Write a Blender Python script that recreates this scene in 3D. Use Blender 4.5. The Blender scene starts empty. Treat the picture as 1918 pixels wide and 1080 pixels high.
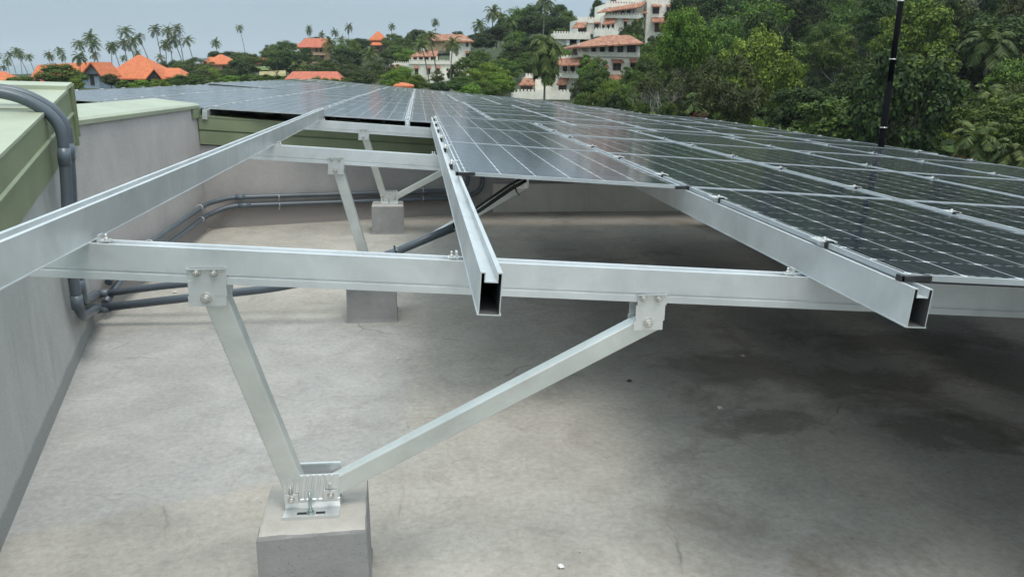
import bpy, math, random
from mathutils import Vector, Matrix
from math import radians, sin, cos, pi, atan2, sqrt

# ------------------------------------------------------------------ scene, camera, world, sun
scene = bpy.context.scene
COL = scene.collection
FPX = 1475.0                     # focal length in photo pixels (photo 1918 px wide)
CAMZ = 1.72
YAW, PITCH, ROLL = 0.11858, 0.27265, 0.01377
_cy, _sy, _cp, _sp = cos(YAW), sin(YAW), cos(PITCH), sin(PITCH)
FWD = Vector((_sy * _cp, _cy * _cp, -_sp))
_R0 = Vector((_cy, -_sy, 0)); _U0 = _R0.cross(FWD)
RGT = cos(ROLL) * _R0 + sin(ROLL) * _U0
UPV = -sin(ROLL) * _R0 + cos(ROLL) * _U0
cam_d = bpy.data.cameras.new("camera"); cam = bpy.data.objects.new("camera", cam_d); COL.objects.link(cam)
cam_d.sensor_width = 36.0; cam_d.lens = FPX / 1918 * 36.0
cam_d.clip_start = 0.05; cam_d.clip_end = 30000
cam.matrix_world = Matrix(((RGT.x, UPV.x, -FWD.x, 0), (RGT.y, UPV.y, -FWD.y, 0), (RGT.z, UPV.z, -FWD.z, CAMZ), (0, 0, 0, 1)))
scene.camera = cam

SUN_EL, SUN_AZ = radians(68), radians(150)      # high hazy sun, behind and a little to the right of the camera
world = bpy.data.worlds.new("World"); scene.world = world; world.use_nodes = True
wn, wl = world.node_tree.nodes, world.node_tree.links
bg = wn["Background"]
sky = wn.new("ShaderNodeTexSky"); sky.sky_type = 'NISHITA'; sky.sun_disc = False
sky.sun_elevation = SUN_EL; sky.sun_rotation = SUN_AZ
sky.air_density = 1.0; sky.dust_density = 5.0; sky.ozone_density = 1.0; sky.altitude = 20
mixs = wn.new("ShaderNodeMixRGB"); mixs.inputs[0].default_value = 0.86
mixs.inputs[2].default_value = (5.1, 6.75, 7.85, 1)           # even cloud deck
cn = wn.new("ShaderNodeTexNoise"); cn.inputs["Scale"].default_value = 1.6; cn.inputs["Detail"].default_value = 4
cm = wn.new("ShaderNodeMapRange"); cm.inputs[1].default_value = .3; cm.inputs[2].default_value = .7
cm.inputs[3].default_value = .93; cm.inputs[4].default_value = 1.07
tc = wn.new("ShaderNodeTexCoord"); mp = wn.new("ShaderNodeMapping"); mp.inputs["Scale"].default_value = (1, 1, 4)
wl.new(tc.outputs["Generated"], mp.inputs[0]); wl.new(mp.outputs[0], cn.inputs[0]); wl.new(cn.outputs[0], cm.inputs[0])
mulc = wn.new("ShaderNodeVectorMath"); mulc.operation = 'SCALE'
wl.new(sky.outputs[0], mixs.inputs[1]); wl.new(mixs.outputs[0], mulc.inputs[0]); wl.new(cm.outputs[0], mulc.inputs["Scale"])
# overcast sky: the cloud deck is about three times brighter overhead than at the horizon
sz = wn.new("ShaderNodeSeparateXYZ"); wl.new(tc.outputs["Generated"], sz.inputs[0])
gr = wn.new("ShaderNodeMapRange"); gr.inputs[1].default_value = .06; gr.inputs[2].default_value = .95; gr.inputs[3].default_value = 1.0; gr.inputs[4].default_value = 3.25
wl.new(sz.outputs[2], gr.inputs[0])
mul2 = wn.new("ShaderNodeVectorMath"); mul2.operation = 'SCALE'
wl.new(mulc.outputs[0], mul2.inputs[0]); wl.new(gr.outputs[0], mul2.inputs["Scale"])
zen = wn.new("ShaderNodeMixRGB"); zen.blend_type = 'MULTIPLY'; zen.inputs[2].default_value = (1.12, 1.0, .90, 1); zf = wn.new("ShaderNodeMapRange"); zf.inputs[1].default_value = .15; zf.inputs[2].default_value = .7
wl.new(sz.outputs[2], zf.inputs[0]); wl.new(zf.outputs[0], zen.inputs[0]); wl.new(mul2.outputs[0], zen.inputs[1])
wl.new(zen.outputs[0], bg.inputs[0]); bg.inputs[1].default_value = 0.085

sun_d = bpy.data.lights.new("sun", 'SUN'); sun_d.energy = 1.7; sun_d.angle = radians(22); sun_d.color = (1.0, .965, .91)
sun = bpy.data.objects.new("sun", sun_d); COL.objects.link(sun)
sd = Vector((sin(SUN_AZ) * cos(SUN_EL), cos(SUN_AZ) * cos(SUN_EL), sin(SUN_EL)))
sun.rotation_euler = sd.to_track_quat('Z', 'Y').to_euler()

scene.view_settings.view_transform = 'Standard'; scene.view_settings.look = 'None'
scene.view_settings.exposure = 0.0; scene.view_settings.gamma = 1
scene.render.engine = 'CYCLES'
scene.cycles.use_denoising = True
scene.cycles.max_bounces = 6; scene.cycles.diffuse_bounces = 2; scene.cycles.glossy_bounces = 3
scene.cycles.transparent_max_bounces = 6; scene.cycles.volume_bounces = 0

# ------------------------------------------------------------------ helpers
def ray(px, py): return FWD + (px - 959) / FPX * RGT - (py - 540) / FPX * UPV
def at(px, py, Y):                                  # point seen at a photo pixel, at world depth Y
    d = ray(px, py); p = d * (Y / d.y); return Vector((p.x, p.y, p.z + CAMZ))
def project(P):
    d = Vector(P) - Vector((0, 0, CAMZ)); z = d.dot(FWD)
    return 959 + FPX * d.dot(RGT) / z, 540 - FPX * d.dot(UPV) / z

class MB:
    """collects faces and links them as one mesh"""
    def __init__(s): s.v = []; s.f = []; s.m = []; s.sm = []
    def face(s, idx, mat=0, smooth=False): s.f.append(idx); s.m.append(mat); s.sm.append(smooth)
    def add(s, verts, faces, mat=0, smooth=False):
        o = len(s.v); s.v += [tuple(v) for v in verts]
        for f in faces: s.face([i + o for i in f], mat, smooth)
    def box(s, c, d, M=None, mat=0, bev=0.0):
        x, y, z = d[0] / 2, d[1] / 2, d[2] / 2
        vs = [Vector((sx * x, sy * y, sz * z)) for sz in (-1, 1) for sy in (-1, 1) for sx in (-1, 1)]
        M = M or Matrix.Identity(3)
        s.add([Vector(c) + M @ v for v in vs], [(0, 2, 3, 1), (4, 5, 7, 6), (0, 1, 5, 4), (2, 6, 7, 3), (0, 4, 6, 2), (1, 3, 7, 5)], mat)
    def box2(s, a, b, mat=0): s.box([(a[i] + b[i]) / 2 for i in range(3)], [abs(b[i] - a[i]) for i in range(3)], None, mat)
    def slab(s, pts, t, mat=0, up=(0, 0, 1)):          # polygon (top points) thickened downwards by t
        up = Vector(up); n = len(pts); pts = [Vector(p) for p in pts]
        top = pts; bot = [p - up * t for p in pts]
        o = len(s.v); s.v += [tuple(p) for p in top + bot]
        s.face([o + i for i in range(n)], mat); s.face([o + n + i for i in reversed(range(n))], mat)
        for i in range(n): j = (i + 1) % n; s.face([o + i, o + n + i, o + n + j, o + j], mat)
    def tube(s, path, r, n=10, mat=0, caps=True, r2=None, smooth=True):
        path = [Vector(p) for p in path]; rings = []; up = None; m = len(path)
        for i, p in enumerate(path):
            t = (path[min(i + 1, m - 1)] - path[max(i - 1, 0)]).normalized()
            if up is None:
                up = t.orthogonal().normalized()
            up = (up - t * up.dot(t))
            if up.length < 1e-5: up = t.orthogonal()
            up.normalize(); w = t.cross(up)
            rr = r if r2 is None else r + (r2 - r) * i / (m - 1)
            rings.append([p + (up * cos(2 * pi * k / n) + w * sin(2 * pi * k / n)) * rr for k in range(n)])
        o = len(s.v)
        for rg in rings: s.v += [tuple(q) for q in rg]
        for i in range(m - 1):
            for k in range(n):
                a = o + i * n + k; b = o + i * n + (k + 1) % n
                s.face([a, b, b + n, a + n], mat, smooth)
        if caps:
            s.face([o + k for k in reversed(range(n))], mat); s.face([o + (m - 1) * n + k for k in range(n)], mat)
    def cyl(s, a, b, r, n=12, mat=0): s.tube([a, b], r, n, mat)
    def profile(s, outer, inner, P, X, Zv, D, imat=0):          # hollow section pushed along D, from origin P
        n = len(outer); o = len(s.v); P = Vector(P)
        for off in (Vector((0, 0, 0)), D):
            for L_ in (outer, inner):
                s.v += [tuple(P + off + X * a + Zv * b) for a, b in L_]
        for i in range(n):
            j = (i + 1) % n
            s.face([o + i, o + j, o + 2 * n + j, o + 2 * n + i])
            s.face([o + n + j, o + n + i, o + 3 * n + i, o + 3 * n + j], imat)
            s.face([o + j, o + i, o + n + i, o + n + j])
            s.face([o + 2 * n + i, o + 2 * n + j, o + 3 * n + j, o + 3 * n + i])
    def build(s, name, mat, parent=None, loc=None, fix=True, bevel=0):
        me = bpy.data.meshes.new(name); me.from_pydata(s.v, [], s.f)
        mats = mat if isinstance(mat, (list, tuple)) else [mat]
        for m_ in mats: me.materials.append(m_)
        me.polygons.foreach_set("material_index", s.m); me.polygons.foreach_set("use_smooth", s.sm)
        me.update()
        if fix:
            import bmesh
            bm = bmesh.new(); bm.from_mesh(me); bmesh.ops.recalc_face_normals(bm, faces=bm.faces)
            if bevel: bmesh.ops.bevel(bm, geom=bm.edges[:], offset=bevel, segments=1, affect='EDGES', clamp_overlap=True)
            bm.to_mesh(me); bm.free()
        ob = bpy.data.objects.new(name, me); COL.objects.link(ob)
        if parent: ob.parent = parent
        if loc is not None: ob.location = loc
        return ob

def tag(o, label=None, cat=None, group=None, kind=None):
    if label: o["label"] = label
    if cat: o["category"] = cat
    if group: o["group"] = group
    if kind: o["kind"] = kind
    return o
def empty(name, loc=(0, 0, 0), label=None, cat=None, group=None):
    o = bpy.data.objects.new(name, None); COL.objects.link(o); o.location = loc
    o.empty_display_size = .1
    return tag(o, label, cat, group)
def kids(o): return [c for c in bpy.data.objects if c.parent == o]
def copy_tree(o, parent=None, ch=None):
    c = o.copy(); COL.objects.link(c)
    if parent: c.parent = parent
    for k in (CH.get(o.name) or kids(o)): copy_tree(k, c)
    return c
CH = {}

# ------------------------------------------------------------------ materials
def newmat(name):
    m = bpy.data.materials.new(name); m.use_nodes = True
    return m, m.node_tree.nodes, m.node_tree.links, m.node_tree.nodes["Principled BSDF"]
def ramp(n, stops):
    r = n.new("ShaderNodeValToRGB"); e = r.color_ramp.elements
    e[0].position, e[0].color = stops[0][0], (*stops[0][1], 1); e[1].position, e[1].color = stops[1][0], (*stops[1][1], 1)
    for p, c in stops[2:]: x = e.new(p); x.color = (*c, 1)
    return r
def noise(n, l, coord, scale, detail=4, rough=.55, dist=0):
    t = n.new("ShaderNodeTexNoise"); t.inputs["Scale"].default_value = scale; t.inputs["Detail"].default_value = detail
    t.inputs["Roughness"].default_value = rough; t.inputs["Distortion"].default_value = dist
    l.new(coord, t.inputs["Vector"]); return t
def mth(n, l, op, a, b=None, c=None, clamp=False):
    m = n.new("ShaderNodeMath"); m.operation = op; m.use_clamp = clamp
    for i, v in enumerate((a, b, c)):
        if v is None: continue
        if isinstance(v, (int, float)): m.inputs[i].default_value = v
        else: l.new(v, m.inputs[i])
    return m.outputs[0]
def mixc(n, l, f, a, b, mode='MIX'):
    m = n.new("ShaderNodeMixRGB"); m.blend_type = mode
    for i, v in enumerate((f, a, b)):
        if isinstance(v, (int, float)): m.inputs[i].default_value = v
        elif isinstance(v, tuple): m.inputs[i].default_value = (*v, 1)
        else: l.new(v, m.inputs[i])
    return m.outputs[0]
def bump(n, l, b, h, strength=.3, dist=.01):
    x = n.new("ShaderNodeBump"); x.inputs["Strength"].default_value = strength; x.inputs["Distance"].default_value = dist
    l.new(h, x.inputs["Height"]); l.new(x.outputs[0], b.inputs["Normal"])
def coords(n, kind="Object"):
    return n.new("ShaderNodeTexCoord").outputs[kind]
def geopos(n): return n.new("ShaderNodeNewGeometry").outputs["Position"]

def simple(name, col, rough=.6, metal=0, var=.12, scale=3, bmp=0, bscale=60, spec=None):
    m, n, l, b = newmat(name)
    c = geopos(n); t = noise(n, l, c, scale, 5)
    lo = tuple(x * (1 - var) for x in col); hi = tuple(min(1, x * (1 + var)) for x in col)
    r = ramp(n, [(.3, lo), (.7, hi)]); l.new(t.outputs[0], r.inputs[0]); l.new(r.outputs[0], b.inputs["Base Color"])
    b.inputs["Roughness"].default_value = rough; b.inputs["Metallic"].default_value = metal
    if spec is not None: b.inputs["Specular IOR Level"].default_value = spec
    if bmp:
        t2 = noise(n, l, c, bscale, 6, .65); bump(n, l, b, t2.outputs[0], bmp, .01)
    return m

DAMP_SHADE = ((1.90, 4.30, .50, .30), (1.74, 3.48, .36, .16), (2.55, 3.98, .60, .24), (2.66, 3.32, .42, .22), (3.5, 4.05, .5, .45), (3.2, 4.6, .7, .3))
def concrete_floor():
    m, n, l, b = newmat("roof_cement"); c = geopos(n)
    sx = n.new("ShaderNodeSeparateXYZ"); l.new(c, sx.inputs[0])
    big = noise(n, l, c, .7, 5, .6, .4); mid = noise(n, l, c, 3.2, 8, .68, .6); fine = noise(n, l, c, 34, 7, .75)
    # trowelled bluish render bay on the left side, beige screed in front
    wob = mth(n, l, 'MULTIPLY', mth(n, l, 'SUBTRACT', noise(n, l, c, 1.1, 4).outputs[0], .5), .5)
    ly = mth(n, l, 'ADD', mth(n, l, 'SUBTRACT', sx.outputs[1], mth(n, l, 'MULTIPLY', sx.outputs[0], .28)), wob)
    m1 = mth(n, l, 'SMOOTH_MIN', mth(n, l, 'MULTIPLY', mth(n, l, 'SUBTRACT', ly, 3.25), 14), 1, .1, clamp=True)
    m2 = mth(n, l, 'MULTIPLY', mth(n, l, 'SUBTRACT', mth(n, l, 'ADD', -.02, mth(n, l, 'MULTIPLY', wob, .5)), sx.outputs[0]), 7, clamp=True)
    m3 = mth(n, l, 'MULTIPLY', mth(n, l, 'SUBTRACT', 5.6, mth(n, l, 'ADD', sx.outputs[1], wob)), 2.2, clamp=True)
    blue = mth(n, l, 'MULTIPLY', mth(n, l, 'MULTIPLY', m1, m2), m3)
    beige = ramp(n, [(.25, (.305, .286, .256)), (.5, (.39, .367, .328)), (.75, (.455, .432, .392))]); l.new(mid.outputs[0], beige.inputs[0])
    grey = ramp(n, [(.25, (.292, .290, .284)), (.5, (.36, .358, .350)), (.78, (.44, .44, .434))]); l.new(mid.outputs[0], grey.inputs[0])
    col = mixc(n, l, mth(n, l, 'MULTIPLY', blue, .85), beige.outputs[0], grey.outputs[0])
    tintr = ramp(n, [(.35, (.95, .96, .97)), (.62, (1.02, 1.0, .98))]); l.new(big.outputs[0], tintr.inputs[0])
    col = mixc(n, l, 1.0, col, tintr.outputs[0], 'MULTIPLY')
    # brown damp stains
    st = noise(n, l, c, 1.25, 9, .68, .6); sr = ramp(n, [(.52, (0, 0, 0)), (.66, (1, 1, 1))]); l.new(st.outputs[0], sr.inputs[0])
    right = mth(n, l, 'MULTIPLY', mth(n, l, 'SUBTRACT', sx.outputs[0], .5), 1.2, clamp=True)
    col = mixc(n, l, mth(n, l, 'MULTIPLY', mth(n, l, 'MULTIPLY', sr.outputs[0], right), .62), col, (.155, .115, .085))
    # ragged damp brown stains, coloured darker to deepen the shade under the panels
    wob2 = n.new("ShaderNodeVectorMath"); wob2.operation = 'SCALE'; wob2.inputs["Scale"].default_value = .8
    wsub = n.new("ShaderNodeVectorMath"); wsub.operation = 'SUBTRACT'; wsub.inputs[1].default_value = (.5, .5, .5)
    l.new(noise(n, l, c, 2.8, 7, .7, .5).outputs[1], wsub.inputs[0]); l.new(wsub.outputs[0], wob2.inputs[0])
    for (ax_, ay_, rx_, ry_) in DAMP_SHADE:
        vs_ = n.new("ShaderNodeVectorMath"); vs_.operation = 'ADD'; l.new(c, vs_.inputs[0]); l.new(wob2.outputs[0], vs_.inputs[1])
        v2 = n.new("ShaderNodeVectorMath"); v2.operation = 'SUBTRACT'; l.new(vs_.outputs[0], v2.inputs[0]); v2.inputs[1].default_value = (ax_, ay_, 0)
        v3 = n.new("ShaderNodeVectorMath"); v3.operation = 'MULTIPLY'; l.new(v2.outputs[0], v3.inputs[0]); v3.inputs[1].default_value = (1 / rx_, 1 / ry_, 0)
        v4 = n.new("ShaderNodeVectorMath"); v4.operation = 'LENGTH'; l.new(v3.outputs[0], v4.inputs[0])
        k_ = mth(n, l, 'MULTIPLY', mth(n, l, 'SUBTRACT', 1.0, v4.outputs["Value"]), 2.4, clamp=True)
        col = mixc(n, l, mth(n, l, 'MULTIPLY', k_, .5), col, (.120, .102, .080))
    wp = noise(n, l, c, 2.6, 9, .72, 1.2); wr = ramp(n, [(.56, (0, 0, 0)), (.60, (1, 1, 1)), (.70, (.4, .4, .4))]); l.new(wp.outputs[0], wr.inputs[0])
    col = mixc(n, l, mth(n, l, 'MULTIPLY', wr.outputs[0], .22), col, (.19, .18, .16))
    # worn scuffs, dark specks and short scratches
    mpn = n.new("ShaderNodeMapping"); mpn.inputs["Rotation"].default_value = (0, 0, .35); mpn.inputs["Scale"].default_value = (5, 16, 1); l.new(c, mpn.inputs[0])
    sc = noise(n, l, mpn.outputs[0], 1.4, 7, .75, .3); scr = ramp(n, [(.58, (0, 0, 0)), (.72, (1, 1, 1))]); l.new(sc.outputs[0], scr.inputs[0])
    col = mixc(n, l, mth(n, l, 'MULTIPLY', scr.outputs[0], .42), col, (.16, .155, .145))
    vo = n.new("ShaderNodeTexVoronoi"); vo.inputs["Scale"].default_value = 13; l.new(c, vo.inputs["Vector"])
    sp = ramp(n, [(.03, (1, 1, 1)), (.07, (0, 0, 0))]); l.new(vo.outputs["Distance"], sp.inputs[0])
    gate = ramp(n, [(.52, (0, 0, 0)), (.56, (1, 1, 1))]); l.new(noise(n, l, c, 5, 3).outputs[0], gate.inputs[0])
    col = mixc(n, l, mth(n, l, 'MULTIPLY', mth(n, l, 'MULTIPLY', sp.outputs[0], gate.outputs[0]), .7), col, (.07, .07, .07))
    fr = ramp(n, [(.3, (.78, .78, .78)), (.7, (1.12, 1.12, 1.12))]); l.new(fine.outputs[0], fr.inputs[0])
    col = mixc(n, l, 1.0, col, fr.outputs[0], 'MULTIPLY')
    # hairline cracks, only in places
    ck = n.new("ShaderNodeTexVoronoi"); ck.feature = 'DISTANCE_TO_EDGE'; ck.inputs["Scale"].default_value = .9
    wv = mixc(n, l, .12, c, noise(n, l, c, 4, 4).outputs[1]); l.new(wv, ck.inputs["Vector"])
    cr = ramp(n, [(.0, (1, 1, 1)), (.006, (0, 0, 0))]); l.new(ck.outputs["Distance"], cr.inputs[0])
    cg = ramp(n, [(.55, (0, 0, 0)), (.62, (1, 1, 1))]); l.new(noise(n, l, c, 1.3, 3).outputs[0], cg.inputs[0])
    col = mixc(n, l, mth(n, l, 'MULTIPLY', mth(n, l, 'MULTIPLY', cr.outputs[0], cg.outputs[0]), .6), col, (.11, .11, .11))
    l.new(col, b.inputs["Base Color"]); 
    rr = ramp(n, [(.3, (.70, .70, .70)), (.7, (.92, .92, .92))]); l.new(mid.outputs[0], rr.inputs[0]); l.new(rr.outputs[0], b.inputs["Roughness"])
    h = mth(n, l, 'ADD', mid.outputs[0], mth(n, l, 'MULTIPLY', fine.outputs[0], .35)); bump(n, l, b, h, .35, .006)
    return m

def wall_plaster(name, col, streak=.25, lowz=None):
    m, n, l, b = newmat(name); c = geopos(n)
    t = noise(n, l, c, 1.6, 7, .65, .3); f = noise(n, l, c, 70, 5, .7)
    lo = tuple(x * .84 for x in col); hi = tuple(x * 1.13 for x in col)
    r = ramp(n, [(.3, lo), (.7, hi)]); l.new(t.outputs[0], r.inputs[0]); colr = r.outputs[0]
    mpn = n.new("ShaderNodeMapping"); mpn.inputs["Scale"].default_value = (6, 6, .7); l.new(c, mpn.inputs[0])
    s = noise(n, l, mpn.outputs[0], 1.2, 6, .7, .4); sr = ramp(n, [(.5, (0, 0, 0)), (.72, (1, 1, 1))]); l.new(s.outputs[0], sr.inputs[0])
    colr = mixc(n, l, mth(n, l, 'MULTIPLY', sr.outputs[0], streak), colr, tuple(x * .5 for x in col))
    if lowz:                                            # bare cement band left along the foot of the wall
        sx = n.new("ShaderNodeSeparateXYZ"); l.new(c, sx.inputs[0])
        hz = mth(n, l, 'SUBTRACT', lowz[0], mth(n, l, 'SUBTRACT', sx.outputs[2], mth(n, l, 'MULTIPLY', mth(n, l, 'SUBTRACT', noise(n, l, c, 3, 5, .7).outputs[0], .5), lowz[2])))
        k = mth(n, l, 'MULTIPLY', hz, 40, clamp=True)
        colr = mixc(n, l, mth(n, l, 'MULTIPLY', k, .8), colr, lowz[1])
    fr = ramp(n, [(.3, (.88, .88, .88)), (.7, (1.08, 1.08, 1.08))]); l.new(f.outputs[0], fr.inputs[0])
    colr = mixc(n, l, 1.0, colr, fr.outputs[0], 'MULTIPLY')
    l.new(colr, b.inputs["Base Color"]); b.inputs["Roughness"].default_value = .85
    bump(n, l, b, mth(n, l, 'ADD', mth(n, l, 'MULTIPLY', t.outputs[0], .6), mth(n, l, 'MULTIPLY', f.outputs[0], .5)), .3, .006)
    return m

def block_mat(name, col):
    m, n, l, b = newmat(name); c = geopos(n)
    t = noise(n, l, c, 5, 6, .65); r = ramp(n, [(.3, tuple(x * .82 for x in col)), (.7, tuple(x * 1.12 for x in col))]); l.new(t.outputs[0], r.inputs[0])
    v = n.new("ShaderNodeTexVoronoi"); v.inputs["Scale"].default_value = 75; l.new(c, v.inputs["Vector"])
    g = mth(n, l, 'GREATER_THAN', noise(n, l, c, 22, 4, .6).outputs[0], .52)
    pit = mth(n, l, 'MULTIPLY', mth(n, l, 'LESS_THAN', v.outputs["Distance"], .13), g)
    l.new(mixc(n, l, mth(n, l, 'MULTIPLY', pit, .75), r.outputs[0], (.07, .07, .07)), b.inputs["Base Color"]); b.inputs["Roughness"].default_value = .9
    bump(n, l, b, mth(n, l, 'SUBTRACT', noise(n, l, c, 60, 6, .7).outputs[0], pit), .7, .004)
    return m
def aluminium(name, tint=(.72, .745, .755), rough=.38, along='X'):
    m, n, l, b = newmat(name); c = coords(n)
    mpn = n.new("ShaderNodeMapping"); mpn.inputs["Scale"].default_value = (1.5, 40, 40) if along == 'X' else (40, 1.5, 40); l.new(c, mpn.inputs[0])
    t = noise(n, l, mpn.outputs[0], 3, 5, .6); t2 = noise(n, l, c, 5, 5, .6, .5); t3 = noise(n, l, geopos(n), 28, 6, .75)
    r = ramp(n, [(.3, tuple(x * .85 for x in tint)), (.68, tuple(min(1, x * 1.08) for x in tint))]); l.new(t2.outputs[0], r.inputs[0])
    dr = ramp(n, [(.62, (0, 0, 0)), (.78, (1, 1, 1))]); l.new(t3.outputs[0], dr.inputs[0])
    col = mixc(n, l, mth(n, l, 'MULTIPLY', dr.outputs[0], .18), r.outputs[0], (.42, .42, .40))
    l.new(col, b.inputs["Base Color"])
    b.inputs["Metallic"].default_value = .62
    rr = n.new("ShaderNodeMapRange"); rr.inputs[3].default_value = rough - .05; rr.inputs[4].default_value = rough + .14
    l.new(t.outputs[0], rr.inputs[0]); l.new(rr.outputs[0], b.inputs["Roughness"])
    bump(n, l, b, t.outputs[0], .04, .002)
    return m

PW, PL = 1.006, 1.645
def cells_mat():
    m, n, l, b = newmat("solar_cells"); c = coords(n)
    sx = n.new("ShaderNodeSeparateXYZ"); l.new(c, sx.inputs[0])
    mx, my = .028, .03; cx = (PW - 2 * mx) / 6; cyy = (PL - 2 * my) / 10
    X = mth(n, l, 'DIVIDE', mth(n, l, 'SUBTRACT', sx.outputs[0], mx), cx); Y = mth(n, l, 'DIVIDE', mth(n, l, 'SUBTRACT', sx.outputs[1], my), cyy)
    fx = mth(n, l, 'FRACT', X); fy = mth(n, l, 'FRACT', Y)
    dx = mth(n, l, 'MULTIPLY', mth(n, l, 'MINIMUM', fx, mth(n, l, 'SUBTRACT', 1, fx)), cx)
    dy = mth(n, l, 'MULTIPLY', mth(n, l, 'MINIMUM', fy, mth(n, l, 'SUBTRACT', 1, fy)), cyy)
    lx = mth(n, l, 'LESS_THAN', dx, .0021)
    dot = mth(n, l, 'ADD', .55, mth(n, l, 'MULTIPLY', .45, mth(n, l, 'GREATER_THAN', mth(n, l, 'FRACT', mth(n, l, 'MULTIPLY', fy, 14)), .4)))
    lx = mth(n, l, 'MULTIPLY', lx, dot)
    ly = mth(n, l, 'LESS_THAN', dy, .0021)
    f4 = mth(n, l, 'FRACT', mth(n, l, 'ADD', mth(n, l, 'MULTIPLY', fx, 4), 0))
    dash = mth(n, l, 'MULTIPLY', mth(n, l, 'GREATER_THAN', f4, .22), mth(n, l, 'LESS_THAN', f4, .80))
    ly = mth(n, l, 'MULTIPLY', mth(n, l, 'MULTIPLY', ly, dash), .62)
    dia = mth(n, l, 'LESS_THAN', mth(n, l, 'ADD', dx, mth(n, l, 'MULTIPLY', dy, 1.0)), .0115)
    # three thin bus bars along every cell
    bb = mth(n, l, 'ABSOLUTE', mth(n, l, 'SUBTRACT', mth(n, l, 'FRACT', mth(n, l, 'MULTIPLY', fx, 3)), .5))
    bus = mth(n, l, 'MULTIPLY', mth(n, l, 'LESS_THAN', bb, .012), .22)
    mask = mth(n, l, 'MAXIMUM', mth(n, l, 'MAXIMUM', lx, ly), mth(n, l, 'MAXIMUM', dia, bus))
    info = n.new("ShaderNodeObjectInfo")
    v = noise(n, l, geopos(n), 2.2, 4); r = ramp(n, [(.3, (.007, .010, .020)), (.7, (.014, .018, .031))]); l.new(v.outputs[0], r.inputs[0])
    col = mixc(n, l, mth(n, l, 'MULTIPLY', info.outputs["Random"], .5), r.outputs[0], (.014, .022, .030))
    col = mixc(n, l, mask, col, (.70, .74, .77))
    dn = noise(n, l, geopos(n), 7, 8, .7, .8); dr = ramp(n, [(.45, (0, 0, 0)), (.8, (1, 1, 1))]); l.new(dn.outputs[0], dr.inputs[0])
    col = mixc(n, l, mth(n, l, 'MULTIPLY', dr.outputs[0], .10), col, (.30, .29, .27))
    l.new(col, b.inputs["Base Color"])
    rr = n.new("ShaderNodeMapRange"); rr.inputs[3].default_value = .06; rr.inputs[4].default_value = .20; l.new(dn.outputs[0], rr.inputs[0])
    l.new(rr.outputs[0], b.inputs["Roughness"]); b.inputs["IOR"].default_value = 1.33
    bump(n, l, b, noise(n, l, geopos(n), 1.7, 2).outputs[0], .12, .004)
    return m

def tiles_mat(name, c1, c2, scale=3.2, z=True):
    m, n, l, b = newmat(name); c = geopos(n)
    t = noise(n, l, c, 1.3, 8, .75, .3); t2 = n.new("ShaderNodeTexVoronoi"); t2.inputs["Scale"].default_value = scale; l.new(c, t2.inputs["Vector"])
    r = ramp(n, [(.3, c1), (.7, c2)]); l.new(mth(n, l, 'ADD', mth(n, l, 'MULTIPLY', t.outputs[0], .6), mth(n, l, 'MULTIPLY', t2.outputs["Color"], .4)), r.inputs[0])
    w = n.new("ShaderNodeTexWave"); w.bands_direction = 'X'; w.inputs["Scale"].default_value = 1.6; w.inputs["Distortion"].default_value = .4; l.new(c, w.inputs["Vector"])
    w2 = n.new("ShaderNodeTexWave"); w2.bands_direction = 'Z'; w2.inputs["Scale"].default_value = 2.4; l.new(c, w2.inputs["Vector"])
    l.new(r.outputs[0], b.inputs["Base Color"]); b.inputs["Roughness"].default_value = .8
    bump(n, l, b, mth(n, l, 'ADD', w.outputs["Fac"], mth(n, l, 'MULTIPLY', w2.outputs["Fac"], .7)), .6, .08)
    return m

def leaf_mat(name, dark, light, hi):
    m, n, l, b = newmat(name)
    g = n.new("ShaderNodeNewGeometry"); info = n.new("ShaderNodeObjectInfo")
    f = mth(n, l, 'ADD', mth(n, l, 'MULTIPLY', g.outputs["Random Per Island"], .62), mth(n, l, 'MULTIPLY', noise(n, l, g.outputs["Position"], .5, 3).outputs[0], .40))
    r = ramp(n, [(.2, dark), (.6, light), (.93, hi)]); l.new(f, r.inputs[0])
    hs = n.new("ShaderNodeHueSaturation"); l.new(r.outputs[0], hs.inputs["Color"])
    l.new(mth(n, l, 'ADD', .482, mth(n, l, 'MULTIPLY', info.outputs["Random"], .036)), hs.inputs["Hue"])
    l.new(mth(n, l, 'ADD', .78, mth(n, l, 'MULTIPLY', mth(n, l, 'FRACT', mth(n, l, 'MULTIPLY', info.outputs["Random"], 7.3)), .5)), hs.inputs["Value"])
    l.new(hs.outputs[0], b.inputs["Base Color"]); b.inputs["Roughness"].default_value = .62
    b.inputs["Specular IOR Level"].default_value = .3
    tr = n.new("ShaderNodeBsdfTranslucent"); l.new(hs.outputs[0], tr.inputs[0]); mx = n.new("ShaderNodeMixShader"); mx.inputs[0].default_value = .28
    out = n["Material Output"]; l.new(b.outputs[0], mx.inputs[1]); l.new(tr.outputs[0], mx.inputs[2]); l.new(mx.outputs[0], out.inputs[0])
    return m

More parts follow.
